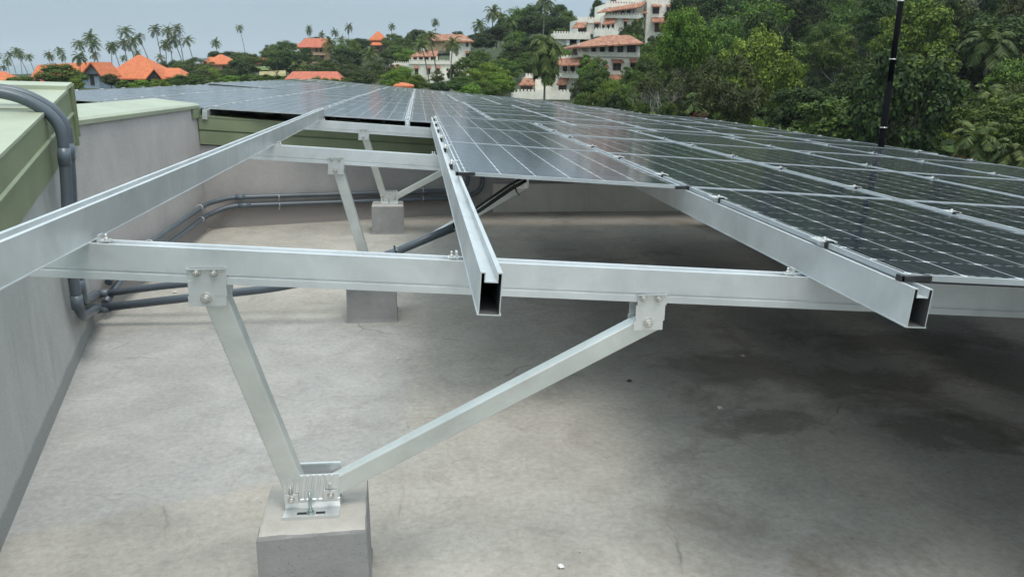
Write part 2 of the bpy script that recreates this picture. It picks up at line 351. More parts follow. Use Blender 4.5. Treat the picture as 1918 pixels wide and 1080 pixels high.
M = dict(
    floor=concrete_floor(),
    wall_near=wall_plaster("wall_near", (.42, .42, .405), .35, (.11, (.25, .255, .25), .06)),
    wall_side=wall_plaster("wall_side", (.41, .388, .38), .10, (.19, (.35, .325, .31), .02)),
    wall_back=wall_plaster("wall_back", (.37, .35, .342), .10, (.20, (.29, .265, .25), .02)),
    clad=simple("green_cladding", (.195, .23, .135), .45, 0, .14, 2.2),
    cap=simple("pale_green_cap", (.35, .385, .285), .45, 0, .14, 2.5),
    roof=simple("green_roof_sheet", (.17, .20, .13), .5),
    alu=aluminium("mill_aluminium"), rail=aluminium("rail_aluminium", (.65, .675, .68), along='Y'), alu2=aluminium("leg_aluminium", (.70, .725, .70), .46),
    steel=aluminium("stainless_steel", (.62, .60, .57), .22), bracket=aluminium("bracket_aluminium", (.74, .755, .75), .30),
    bore=simple("shaded_rail_bore", (.10, .10, .10), .8, .2), stud=simple("zinc_stud", (.40, .47, .45), .35, .8),  # rail insides coloured near black to stand in for their shade
    frame=aluminium("panel_frame", (.54, .57, .585), .42), cells=cells_mat(), back=simple("panel_backsheet", (.16, .165, .17), .6),
    rubber=simple("black_rubber", (.02, .02, .021), .5),
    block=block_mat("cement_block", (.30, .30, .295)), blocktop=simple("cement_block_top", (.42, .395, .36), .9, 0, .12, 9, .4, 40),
    pvc=simple("grey_conduit", (.085, .105, .125), .33, 0, .10, 5), pvc2=simple("grey_conduit_socket", (.10, .125, .15), .30, 0, .08, 5),
    black=simple("black_pole_paint", (.008, .008, .010), .95, spec=.03), white=simple("white_paint", (.72, .72, .70), .6),
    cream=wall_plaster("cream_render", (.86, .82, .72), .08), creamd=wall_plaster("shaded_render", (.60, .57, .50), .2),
    peach=wall_plaster("peach_render", (.62, .42, .26), .12), bluew=wall_plaster("blue_boards", (.42, .50, .60), .2),
    dark=simple("dark_timber_shade", (.035, .025, .022), .7), glass=simple("window_glass", (.03, .032, .035), .12, 0, .2, 2), brown=simple("brown_timber", (.11, .045, .03), .6, 0, .2, 3),
    tile=tiles_mat("clay_tiles", (.17, .070, .040), (.50, .235, .145)), orange=tiles_mat("orange_tiles", (.48, .125, .045), (.64, .19, .07)), red=tiles_mat("red_tiles", (.38, .10, .055), (.54, .16, .09)),
    ground=simple("ground_soil", (.035, .050, .018), .95, 0, .5, .25), lawn=simple("lawn", (.10, .15, .03), .95, 0, .3, .4), dry=simple("dry_bank", (.30, .26, .13), .95, 0, .3, .4),
    sea=simple("sea_water", (.08, .15, .17), .25, 0, .1, .01),
    bark=simple("bark", (.11, .095, .075), .9, 0, .3, 2), pale=simple("pale_bark", (.34, .31, .26), .85, 0, .25, 1.5), palmt=simple("palm_trunk", (.17, .15, .125), .9, 0, .25, 2),
    leafd=leaf_mat("leaf_dark", (.005, .015, .003), (.036, .072, .012), (.11, .165, .024)),
    leafm=leaf_mat("leaf_mid", (.018, .040, .007), (.092, .155, .020), (.22, .30, .038)),
    leafy=leaf_mat("leaf_yellow", (.026, .060, .007), (.130, .215, .020), (.29, .39, .044)),
    leafo=leaf_mat("leaf_olive", (.016, .026, .008), (.070, .092, .022), (.16, .19, .048)),
    leafp=leaf_mat("leaf_palm", (.022, .040, .010), (.090, .130, .028), (.23, .27, .07)),
    leafr=leaf_mat("leaf_red", (.05, .016, .012), (.14, .04, .03), (.24, .07, .05)),
)

# ------------------------------------------------------------------ roof terrace: floor and walls
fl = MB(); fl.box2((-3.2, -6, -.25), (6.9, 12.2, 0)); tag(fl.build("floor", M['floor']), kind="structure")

C = Vector((-2.22, 5.40)); D = Vector((-2.29, 8.72)); E_ = Vector((.352, 9.453)); G = Vector((3.203, 10.231)); H = Vector((6.7, 11.19))
W1 = Vector((-.2435, .9699)); W1n = Vector((.9699, .2435))      # near wall direction and its roof-side normal
def w1(d, off, z): p = C + W1 * d + W1n * off; return Vector((p.x, p.y, z))
def z1(d): return 1.556 + .104 * d * .97                          # sloping top of the near wall
near = empty("parapet_wall", (C.x, C.y, 0), "grey rendered wall with sloping green cladding, beside the two upright conduits", "wall", None)
def child(mb, name, mat, parent, **k):                             # mesh in world coordinates under a placed empty
    o = mb.build(name, mat, parent, **k); o.location = -Vector(parent.matrix_basis.translation) if loc0(parent) else (0, 0, 0); return o
def loc0(p): return p.location.length > 0
def prism(mb, a, b, mat=0):                                        # two end sections (equal point lists)
    n = len(a); o = len(mb.v); mb.v += [tuple(q) for q in a + b]
    mb.face([o + i for i in range(n)], mat); mb.face([o + n + i for i in reversed(range(n))], mat)
    for i in range(n): j = (i + 1) % n; mb.face([o + i, o + n + i, o + n + j, o + j], mat)
def sec1(d, pts): return [w1(d, o, z1(d) + z) if z > -5 else w1(d, o, -.2) for o, z in pts]
m = MB(); prism(m, sec1(-7.5, [(0, -9), (0, -.06), (-.22, -.06), (-.22, -9)]), sec1(0, [(0, -9), (0, -.06), (-.22, -.06), (-.22, -9)])); child(m, "wall_body", M['wall_near'], near)
m = MB()
prism(m, sec1(-7.5, [(.002, -.33), (.030, -.335), (.030, -.172), (.044, -.160), (.044, -.150), (.032, -.142), (.032, -.002), (.002, -.002)]),
      sec1(.02, [(.002, -.33), (.030, -.335), (.030, -.172), (.044, -.160), (.044, -.150), (.032, -.142), (.032, -.002), (.002, -.002)]))
child(m, "side_cladding", M['clad'], near)
m = MB()
prism(m, sec1(-7.5, [(.036, -.014), (.036, .002), (-1.9, .03), (-1.9, .0)]), sec1(-.80, [(.036, -.014), (.036, .002), (-1.9, .03), (-1.9, .0)]))
prism(m, sec1(-.86, [(.039, -.008), (.039, .008), (-1.9, .045), (-1.9, .034)]), sec1(-.10, [(.039, -.008), (.039, .012), (-1.9, .05), (-1.9, .04)]))
prism(m, sec1(-.14, [(.043, .01), (.043, .035), (-1.9, .075), (-1.9, .052)]), sec1(.10, [(.043, .004), (.043, .028), (-1.9, .068), (-1.9, .045)]))
child(m, "cap_sheet", M['cap'], near)
m = MB()                                                            # ragged end closer of the cladding
prism(m, sec1(.03, [(.048, -.36), (.052, .012), (-.25, .012), (-.25, -.36)]), sec1(.055, [(.048, -.34), (.052, .016), (-.25, .016), (-.25, -.36)]))
prism(m, sec1(.06, [(.056, -.30), (.056, .02), (-.25, .02), (-.25, -.30)]), sec1(.085, [(.054, -.31), (.054, .022), (-.25, .022), (-.25, -.30)]))
child(m, "end_flashing", M['clad'], near)

def z2(Y): return 1.345 - .0155 * (Y - 5.5)
sidew = empty("parapet_wall", (D.x, D.y, 0), "lower mauve rendered wall with a pale green flat cap, behind the sloping rail", "wall")
m = MB(); d2 = D - C
def s2(p, pts, zz): return [Vector((p.x + o, p.y, (zz + z) if z > -5 else -.2)) for o, z in pts]
S_ = [(0, -9), (0, 0), (-.26, 0), (-.26, -9)]
prism(m, s2(C + d2 * .001, S_, z2(5.4)), s2(D + Vector((0, .02)), S_, z2(8.72))); child(m, "wall_body", M['wall_side'], sidew)
m = MB(); S_ = [(.022, -.022), (.026, .008), (.006, .026), (-.42, .075), (-.42, .05), (-.01, .003), (.004, -.022)]
prism(m, s2(C + d2 * .02, S_, z2(5.4)), s2(D + Vector((0, .02)), S_, z2(8.72))); child(m, "cap_sheet", M['cap'], sidew)
m = MB(); S_ = [(.002, -.11), (.026, -.115), (.028, -.024), (.002, -.024)]; prism(m, s2(D + Vector((0, -.25)), S_, z2(8.7)), s2(D + Vector((0, .03)), S_, z2(8.7))); child(m, "corner_flashing", M['clad'], sidew)

def z3(x): return 1.197 - .085 * (x + 2.3)
backw = empty("parapet_wall", (E_.x, E_.y, 0), "long mauve back wall with two green cladding boards along its top, under the solar panels", "wall")
def n3(a, b): t = (b - a).normalized(); return Vector((t.y, -t.x))
mb_, mc, mt = MB(), MB(), MB(); pts = [D, E_, G, H]
for a, b in zip(pts[:-1], pts[1:]):
    nn = n3(a, b)
    def sec(p, lst): return [Vector((p.x + nn.x * o, p.y + nn.y * o, (z3(p.x) + z) if z > -5 else -.2)) for o, z in lst]
    prism(mb_, sec(a, [(0, -9), (0, -.30), (-.25, -.30), (-.25, -9)]), sec(b, [(0, -9), (0, -.30), (-.25, -.30), (-.25, -9)]))
    prism(mc, sec(a, [(.01, -.292), (.028, -.288), (.030, -.152), (.016, -.146), (.016, -.136), (.036, -.134), (.036, .0), (-.22, .0), (-.22, -.29)]),
          sec(b, [(.01, -.292), (.028, -.288), (.030, -.152), (.016, -.146), (.016, -.136), (.036, -.134), (.036, .0), (-.22, .0), (-.22, -.29)]))
    prism(mt, sec(a, [(.040, -.012), (.044, .006), (-.22, .012), (-.22, .003)]), sec(b, [(.040, -.012), (.044, .006), (-.22, .012), (-.22, .003)]))
child(mb_, "wall_body", M['wall_back'], backw); child(mc, "side_cladding", M['clad'], backw); child(mt, "cap_sheet", M['clad'], backw)

rw = empty("parapet_wall", (6.7, 4, 0), "unseen low rendered wall added beyond the solar array to keep the floor under it dark", "wall")
m = MB(); m.box2((6.05, -6, -.2), (6.3, 10.9, .68)); child(m, "wall_body", M['wall_back'], rw)  # hidden wall, added to block side light under the array

# lower sheet-metal roof behind the back wall, carrying the further panel tables, and the building below it
rf = MB()
def zr(x, y): return 1.197 - .085 * (x + 2.3) - .03 - (.0 if x < 6 else 0)
for i in range(32):
    xa, xb = -4.3 + i * .32, -4.3 + (i + 1) * .32
    pa = [(xa, 6.0 if xa < -2.6 else 9.0 + max(0, (xa + 2.3)) * .25), (xb, 6.0 if xa < -2.6 else 9.0 + max(0, (xb + 2.3)) * .25)]
    rf.slab([(xa, pa[0][1], zr(xa, 0) - .0), (xb, pa[1][1], zr(xb, 0)), (xb, 30.4, zr(xb, 0) - .12), (xa, 30.4, zr(xa, 0) - .12)], .05)
    rf.slab([(xa, pa[0][1] + .02, zr(xa, 0) + .03), (xa + .03, pa[0][1] + .02, zr(xa, 0) + .03), (xa + .03, 30.3, zr(xa, 0) - .09), (xa, 30.3, zr(xa, 0) - .09)], .03)
bl = empty("roof_deck", (0, 20, 0), "dark green ribbed metal roof in the shadow beneath the further solar panels", "roof")
child(rf, "roof_sheet", M['roof'], bl)
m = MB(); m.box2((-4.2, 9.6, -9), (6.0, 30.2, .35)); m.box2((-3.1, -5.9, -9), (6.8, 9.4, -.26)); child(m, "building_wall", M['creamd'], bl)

# ------------------------------------------------------------------ solar array frame of reference
O = Vector((.167, 3.461, 1.279)); U = Vector((.998, 0, -.0634)).normalized(); V = Vector((0, .99995, -.0099)).normalized(); N = U.cross(V).normalized()
def A(s, t, n=0): return O + U * s + V * t + N * n
PT = -.016                                            # top of the rails, under the panels
OUT = [(-.0275, -.1), (-.0275, -.097), (-.025, -.097), (-.025, 0), (-.0135, 0), (-.0135, -.021), (.0135, -.021), (.0135, 0), (.025, 0), (.025, -.097), (.0275, -.097), (.0275, -.1)]
INN = [(-.0226, -.0968), (-.0226, -.0967), (-.0226, -.0966), (-.0226, -.0026), (-.0158, -.0026), (-.0158, -.0236), (.0158, -.0236), (.0158, -.0026), (.0226, -.0026), (.0226, -.0966), (.0226, -.0967), (.0226, -.0968)]
def ROUT(w): h = w / 2; return [(-h, -.1), (-h, -.080), (-h + .004, -.078), (-h + .004, -.074), (-h, -.072), (-h, 0), (-h + .014, 0), (-h + .014, -.016), (h - .014, -.016), (h - .014, 0), (h, 0), (h, -.072), (h - .004, -.074), (h - .004, -.078), (h, -.080), (h, -.1)]
def RINN(w): h = w / 2 - .007; return [(-h, -.0975), (-h, -.08), (-h, -.078), (-h, -.074), (-h, -.072), (-h, -.003), (-h + .008, -.003), (-h + .008, -.019), (h - .008, -.019), (h - .008, -.003), (h, -.003), (h, -.072), (h, -.074), (h, -.078), (h, -.08), (h, -.0975)]

def rail(s0, t0, s1, t1, label, nfun=lambda s: 0, simple_=False, clamps=(), group=None, pads=()):
    p0, p1 = A(s0, t0, PT + nfun(s0)), A(s1, t1, PT + nfun(s1)); d = p1 - p0; L = d.length; dn = d.normalized()
    X = dn.cross(N).normalized(); Z = X.cross(dn).normalized()
    R = empty("rail", p0, label, "rail", group)
    R.matrix_basis = Matrix(((X.x, dn.x, Z.x, p0.x), (X.y, dn.y, Z.y, p0.y), (X.z, dn.z, Z.z, p0.z), (0, 0, 0, 1)))
    m = MB()
    if simple_:
        m.box2((-.025, 0, -.1), (-.012, L, 0)); m.box2((.012, 0, -.1), (.025, L, 0)); m.box2((-.0119, .001, -.099), (.0119, L - .001, -.02))
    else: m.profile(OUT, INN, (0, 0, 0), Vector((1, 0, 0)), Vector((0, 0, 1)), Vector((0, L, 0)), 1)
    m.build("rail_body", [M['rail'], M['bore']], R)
    for t, kind in clamps:
        y = t - t0
        if kind == 'mid' or kind == 'far':
            m = MB(); m.box((-.004, y, .0200), (.062, .06, .003)); m.box((0, y, .0095), (.018, .045, .0175))
            
            c = m.build("panel_clamp", M['bracket'], R)
            m = MB(); m.cyl((0, y, .0216), (0, y, .0270), .0075, 6); m.cyl((0, y, .0270), (0, y, .0305), .0040, 8); m.build("bolt", M['steel'], c)
            if kind == 'mid': m = MB(); m.box((.001, y - .029, .012), (.022, .016, .022)); m.build("clamp_nut", M['rubber'], c)
        elif kind == 'end':
            m = MB(); m.box((.004, y, -.004), (.024, .036, .012)); m.box((.012, y + .004, .006), (.010, .036, .026)); m.box((.022, y + .004, .021), (.018, .036, .004))
            c = m.build("end_clamp", M['bracket'], R)
            m = MB(); m.cyl((.0, y, .0), (.0, y, .024), .0055, 8); m.cyl((.0, y, .006), (.0, y, .013), .0095, 6); m.build("bolt", M['steel'], c)
            m = MB(); m.box((-.003, y - .022, -.008), (.019, .012, .022)); m.build("clamp_nut", M['rubber'], c); m = MB(); m.box((-.002, y + .026, -.007), (.019, .012, .018)); m.build("clamp_nut", M['rubber'], c)
    return R

clampT = lambda a, b: [(k * 1.665 + o_, None) for k in range(a, b) for o_ in (.43, 1.31)]
SP = 1.045
end_c = [(t, 'end') for t, _ in clampT(0, 3)]
rail(-1.065, -3.2, -1.172, 5.16, "long bare aluminium rail with no panels, rising across the lower mauve wall")
rail(-.010, -1.77, -.010, 5.0, "aluminium rail along the bare side, hollow end hanging over the middle of the floor", clamps=end_c)
rail(.012 + SP, -1.735, .012 + SP, 5.0, "aluminium rail with its open end sticking out before the nearest dark panel", clamps=[(t, 'mid') for t, _ in clampT(-1, 3)])
rl = {2: "bright rail line between the second and third panel columns from the bare side",
      3: "bright rail line between the third and fourth panel columns from the bare side",
      4: "bright rail line between the fourth and fifth panel columns from the bare side",
      5: "aluminium rail along the near panels' outer edge towards the wooded hill"}
for k in range(2, 6):
    rail(.012 + SP * k, -6.7, .012 + SP * k, 5.0, rl[k], clamps=[(t, 'mid') for t, _ in clampT(-2, 3)])

# panels: aluminium edge, glass with cells, dark corner pads
panel = empty("solar_panel", (0, 0, 0))
m = MB(); fw = .0085; th = .0155
m.box2((0, 0, -th), (PW, fw, 0)); m.box2((0, PL - fw, -th), (PW, PL, 0)); m.box2((0, fw, -th), (fw, PL - fw, 0)); m.box2((PW - fw, fw, -th), (PW, PL - fw, 0))
pf = m.build("frame", M['frame'], panel)
m = MB(); m.box2((fw, fw, -.006), (PW - fw, PL - fw, -.0025)); pc = m.build("cell_glass", M['cells'], panel)
m = MB(); m.box2((fw + .001, fw + .001, -.0095), (PW - fw - .001, PL - fw - .001, -.0065)); pb = m.build("back_sheet", M['back'], panel)
def ordn(k): return ["first", "second", "third", "fourth", "fifth", "sixth", "seventh", "eighth", "ninth", "tenth"][k]
used_panel = [False]
def place_panel(P, u_, v_, label, group):
    o = panel if not used_panel[0] else copy_tree(panel); used_panel[0] = True
    if o is panel: CH["solar_panel"] = [pf, pc, pb]
    u_ = u_.normalized(); n_ = u_.cross(v_).normalized(); v_ = n_.cross(u_)
    o.matrix_basis = Matrix(((u_.x, v_.x, n_.x, P.x), (u_.y, v_.y, n_.y, P.y), (u_.z, v_.z, n_.z, P.z), (0, 0, 0, 1)))
    return tag(o, label, "solar panel", group)
rj = random.Random(5)
for k in range(5):
    for t in range(0 if k == 0 else (-1 if k == 1 else -4), 3):  # front rows out of view are added to darken the floor beneath
        fr = t - (0 if k == 0 else (-1 if k == 1 else -4))
        if k == 0: lab = f"{ordn(fr)} dark glass solar panel from the front in the column along the bare-side rail"
        else: lab = f"{ordn(fr)} solar panel from the front in the {ordn(k)} column of the near table"
        P = A(k * SP + .006 + rj.uniform(-.002, .002), t * 1.665 + .008, rj.uniform(-.001, .002))
        place_panel(P, U, V + N * rj.uniform(-.0012, .0012), lab, "solar panels of the near table")
for (s, t, nm) in ((0, 0, "front corner of the bare-side panel"), (SP, 0, ""), (SP, -1.665, "")):
    pass
far_tabs = [(5.32, lambda s: -.083 + .0071 * s, "second"), (13.85, lambda s: -.116 - .0077 * s, "third"), (22.4, lambda s: -.158 - .0163 * s, "last")]
for ti, (t0, nf, nm) in enumerate(far_tabs):
    s0 = -4.46
    u0 = (A(5.9, 0, nf(5.9)) - A(-4.4, 0, nf(-4.4))).normalized()
    for k in range(10):
        for r_ in range(5):
            s = s0 + k * SP + .014
            if ti == 0: lab = f"solar panel {ordn(r_)} from the front and {ordn(k)} from the sea side in the second table"
            elif ti == 1: lab = f"solar panel {ordn(r_)} from the front and {ordn(k)} from the sea side in the third table"
            else: lab = f"solar panel {ordn(r_)} from the front and {ordn(k)} from the sea side in the last table"
            place_panel(A(s + rj.uniform(-.004, .004), t0 + r_ * 1.665 + .006, nf(s) + rj.uniform(0, .004)), (u0 + N * rj.uniform(-.002, .002)), V + N * rj.uniform(-.002, .002), lab, f"solar panels of the {nm} table")
    for k in range(11):
        s = s0 + k * SP
        rail(s, t0 - .10, s, t0 + 8.40, f"{ordn(k) if k < 10 else 'outermost'} aluminium rail from the sea side between columns of panels in the {nm} table", nf, True,
             clamps=[(t0 + r_ * 1.665 + o_, 'far') for r_ in range(5) for o_ in (.40, 1.25)] if ti < 2 else ())

# ------------------------------------------------------------------ support frames
def rect_bar(mb, a, b, w, dpt, updir=(0, 1, 0)):          # rectangular tube from a to b: w across, dpt along updir
    a, b = Vector(a), Vector(b); t = (b - a).normalized(); y = Vector(updir); y = (y - t * y.dot(t)).normalized(); x = t.cross(y)
    Mx = Matrix((x, y, t)).transposed(); mb.box((a + b) / 2, (w, dpt, (b - a).length), Mx)
def clamp_plate(par, cx, yf, z0, z1_, w, skew, thick=.085):
    m = MB(); h = z1_ - z0; zc = (z0 + z1_) / 2
    for y in (yf + thick, yf - .003):
        m = MB()
        for za, zb, q in ((z0, z0 + .030, .0045), (z0 + .0302, z1_ - .036, .006), (z1_ - .0358, z1_, .0045)):
            m.box((cx + skew * ((za + zb) / 2 - zc), y, (za + zb) / 2), (w, q, zb - za))
        if y < yf: m.box((cx, yf - .006, z1_ - .002), (w, .010, .004))
        p = m.build("clamp_plate", M['bracket'], par); p.location = -par.location
    for bx, bz, rr in ((-.026, z1_ - .012, .0085), (.021, z1_ - .014, .0085), (-.006, z0 + .024, .0115)):
        m = MB(); y0 = yf - .006
        m.cyl((cx + bx, y0, bz), (cx + bx, y0 - .003, bz), rr * 1.45, 14)
        m.cyl((cx + bx, y0 - .003, bz), (cx + bx, y0 - .011, bz), rr, 6); m.cyl((cx + bx, y0 - .011, bz), (cx + bx, y0 - .019, bz), rr * .55, 8)
        o = m.build("bolt", M['steel'], p)
    return p
def base_bracket(par, cx, yb, z):
    m = MB(); x0, x1 = cx - .091, cx + .088
    y1 = yb - .03; y2 = yb + .035
    m.box2((x0, y1 - .062, z), (x1, y1, z + .006)); m.box2((x0, y1 - .062, z + .0062), (x1, y1 - .056, z + .012))
    nz = 12                                               # ribbed front upright
    prof = [(y1, z + .006), (y1 - .006, z + .03), (y1 - .006, z + .040), (y1 - .003, z + .042), (y1 - .003, z + .128), (y1 + .002, z + .128), (y1 + .002, z + .006)]
    prism(m, [Vector((x0, a, b)) for a, b in prof], [Vector((x1, a, b)) for a, b in prof])
    for i in range(9):                                    # slanting ribs on the upright
        xa = x0 + .004 + i * .0195; sk = .012
        if xa + .009 + sk > x1: break
        lo = [Vector((xa + e, y1 - yy, z + .043)) for e, yy in ((0, .0028), (.003, .0075), (.0075, .0075), (.0105, .0028))]
        prism(m, lo, [p_ + Vector((sk, 0, .083)) for p_ in lo])
    m.box2((x0, y1 + .0022, z), (x1, y2 + .05, z + .006)); m.box2((x0 + .03, y2 + .001, z + .0062), (x1, y2 + .006, z + .135)); m.box2((x0 + .03, y2 - .004, z + .129), (x1, y2 + .0008, z + .135))
    p = m.build("base_bracket", M['bracket'], par); p.location = -par.location
    for bx, bz in ((x0 + .024, z + .046), (x1 - .028, z + .056)):
        m = MB(); m.box((bx, y1 - .010, bz), (.044, .005, .034)); m.build("square_washer", M['bracket'], p)
        m = MB(); m.cyl((bx, y1 - .0126, bz), (bx, y1 - .016, bz), .0125, 14); m.cyl((bx, y1 - .016, bz), (bx, y1 - .024, bz), .0085, 6); m.cyl((bx, y1 - .024, bz), (bx, y1 - .030, bz), .005, 8)
        m.cyl((bx - .002, y1 - .009, bz + .018), (bx - .002, y1 - .009, bz + .045), .0042, 8); m.build("bolt", M['steel'], p)
    m = MB(); m.cyl((cx - .005, y1 - .034, z + .006), (cx - .005, y1 - .034, z + .085), .0048, 8); m.cyl((cx - .005, y1 - .034, z + .0125), (cx - .005, y1 - .034, z + .022), .0095, 6)
    m.cyl((cx - .005, y1 - .034, z + .0065), (cx - .005, y1 - .034, z + .0122), .013, 12); m.build("anchor_stud", M['stud'], p)
    for sx_ in (-.033, .027): m = MB(); m.box((cx + sx_, y1 - .034, z + .0065), (.03, .011, .0025)); m.build("slot", M['rubber'], p)
    return p
def cblock(cx, yf, rot, label, w=.34, dp=.34, h=.30, seed=0):
    r = random.Random(seed); b = empty("concrete_block", (cx, yf + dp / 2, 0), label, "concrete block", "concrete blocks under the support frames")
    b.rotation_euler = (0, 0, rot)
    m = MB(); n = 10; top = .006
    rings = []
    for z, inset in ((-.01, -.006), (.02, .0), (h * .5, .001), (h - .014, .003), (h - .003, .007), (h, .016)):
        rg = []
        for i in range(4 * n):
            sd_, f = divmod(i, n); f = f / n
            X, Y = [(-.5 + f, -.5), (.5, -.5 + f), (.5 - f, .5), (-.5, .5 - f)][sd_]
            rg.append(Vector((X * (w - 2 * inset) + r.uniform(-.0016, .0016), Y * (dp - 2 * inset) + r.uniform(-.0016, .0016), z + (r.uniform(-.002, .002) if 0 < z < h else 0))))
        rings.append(rg)
    for rg in rings: m.v += [tuple(q) for q in rg]
    k = 4 * n
    for a in range(len(rings) - 1):
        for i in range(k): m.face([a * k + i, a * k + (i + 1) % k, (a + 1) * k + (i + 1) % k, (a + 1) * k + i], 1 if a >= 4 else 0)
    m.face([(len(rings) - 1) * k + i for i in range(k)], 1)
    m.build("block_body", [M['block'], M['blocktop']], b)
    return b
def frame_set(t, s0, s1, label, legx, bracex, yb, plates, wid=.066):
    yc = O.y + t
    R = empty("support_frame", (legx[0], yc, 0), label, "support frame", "aluminium support frames under the rails")
    p0 = A(s0, t, PT - .1003); d = A(s1, t, PT - .1003) - p0
    m = MB(); m.profile(ROUT(wid), RINN(wid), p0, V, N, d); o = m.build("rafter", M['alu'], R); o.location = -R.location
    zt = lambda x: A((x - O.x) / U.x, t, PT - .2).z
    yf = yc - wid / 2
    if t < 0:                                             # faint pen marks left on the rafter's face
        m = MB(); y_ = yf - .0006
        for a_, b_, w_, h_ in ((1218, 515, 16, 1), (1228, 512, 1.5, 7), (1240, 513, 1.5, 8), (1247, 514, 1.5, 7), (1258, 516, 2, 3), (1268, 515, 3, 4), (1276, 515, 1.5, 7), (1294, 516, 4, 3)):
            q0, q1 = at(a_, b_ + h_, y_), at(a_ + w_, b_, y_); m.box2((q0.x, y_, q0.z), (q1.x, y_ + .0005, q1.z))
        o2_ = m.build("pen_mark", M['rubber'], o)
    for (lx, bx) in zip(legx, bracex):
        zl = zt(lx); zb_ = zt(bx)
        cb = lx + .24
        top = Vector((lx + .005, yc, zl + .0)); bot = Vector((lx + .178, yb, .37))
        m = MB(); rect_bar(m, top - (bot - top).normalized() * -.015, bot, .068, .052); o = m.build("leg", M['alu2'], R, bevel=.003); o.location = -R.location
        btop = Vector((bx + .012, yc, zb_ - .07)); bbot = Vector((lx + .30, yb, .372))
        m = MB(); rect_bar(m, btop + (btop - bbot).normalized() * .02, bbot, .060, .052); o = m.build("brace", M['alu2'], R, bevel=.003); o.location = -R.location
        clamp_plate(R, lx + .005, yf, zl - .066, zl + .045, .104, .09, wid + .003)
        clamp_plate(R, bx, yf, zb_ - .088, zb_ + .027, .090, .10, wid + .003)
        base_bracket(R, cb - .005, yb, .302)
    return R
frame_set(-1.20, -1.262, 5.35, "nearest aluminium support frame, rafter across the whole width, on the big front block", (-.605, 3.25), (.690, 4.55), 2.41, 2)
frame_set(1.93, -1.29, 5.35, "second aluminium support frame, its leg crossing in front of the far block", (-.555, 3.25), (.700, 4.55), 5.47, 2)
frame_set(4.80, -1.30, 5.35, "farthest bare aluminium support frame in front of the green cladding", (-.560, 3.25), (.700, 4.55), 8.50, 2)
cblock(-.365, 2.235, .04, "nearest concrete block, largest in the photo, cut by the bottom edge", .344, .335, .302, 1)
cblock(-.350, 5.30, .03, "concrete block in the middle of the floor, half hidden behind the near rafter", .345, .33, .302, 2)
cblock(-.345, 8.33, .02, "farthest small concrete block standing by the back wall conduits", .34, .33, .302, 3)
for i, yy in enumerate((2.25, 5.3, 8.33)):
    cblock(3.49, yy, .03, ["concrete block in the dark under the front of the array", "concrete block in the dark under the middle of the array", "concrete block in the dark near the back wall under the array"][i], .34, .33, .302, 7 + i)
# small bolted clips where rails sit on rafters
def clip(s, t, side, label):
    p = A(s, t, PT - .1)
    e = empty("rail_clip", p, label, "clip", "bolted clips between rails and rafters"); e.scale = (.8, .8, .72)
    m = MB(); m.box((0, 0, .004), (.040, .034, .007)); m.box((side * -.012, 0, .018), (.008, .034, .022)); m.build("clip_plate", M['bracket'], e)
    m = MB(); m.cyl((side * .006, 0, .0078), (side * .006, 0, .016), .0075, 6); m.cyl((side * .006, 0, .016), (side * .006, 0, .030), .004, 8); m.build("bolt", M['steel'], e)
    m = MB(); m.box((side * .004, -.021, -.004), (.026, .008, .010)); m.build("clamp_nut", M['rubber'], e)
clip(-1.035, -1.20, 1, "small bolted clip beside the long bare rail on the nearest rafter")
clip(-.066, -1.20, -1, "small bolted clip beside the middle rail on the nearest rafter")
clip(.98, -1.20, -1, "small bolted clip beside the right-hand open-ended rail on the nearest rafter")
clip(-1.075, 1.93, 1, "small bolted clip beside the long bare rail on the second rafter")
clip(-.066, 1.93, -1, "small bolted clip beside the middle rail on the second rafter")
clip(-1.11, 4.80, 1, "small bolted clip beside the long bare rail on the farthest rafter")
# black rubber pads under the exposed panel corners
for s, t, lab in ((.0, 0, "black rubber pad under the front corner of the bare-side panel"), (SP - .035, 0, "black rubber pad at the corner where two panel columns meet"), (SP + .008, 0, "black rubber pad on the rail beside the first cross seam"), (SP, -1.665, "black rubber pad wrapping the nearest panel corner")):
    e = empty("rubber_pad", A(s, t, 0), lab, "rubber pad", "rubber pads at the panel corners")
    m = MB()
    if t < 0 or s == 0: m.box2((-.006, -.004, -.0155), (.075, .012, -.002)); m.box2((-.010, -.004, -.0155), (-.0002, .018, .0005))
    elif s < SP: m.box2((-.02, -.004, -.0155), (.035, .012, -.002))
    else: m.box2((-.006, -.012, -.0155), (.012, .03, .001))
    m.build("pad_body", M['rubber'], e)

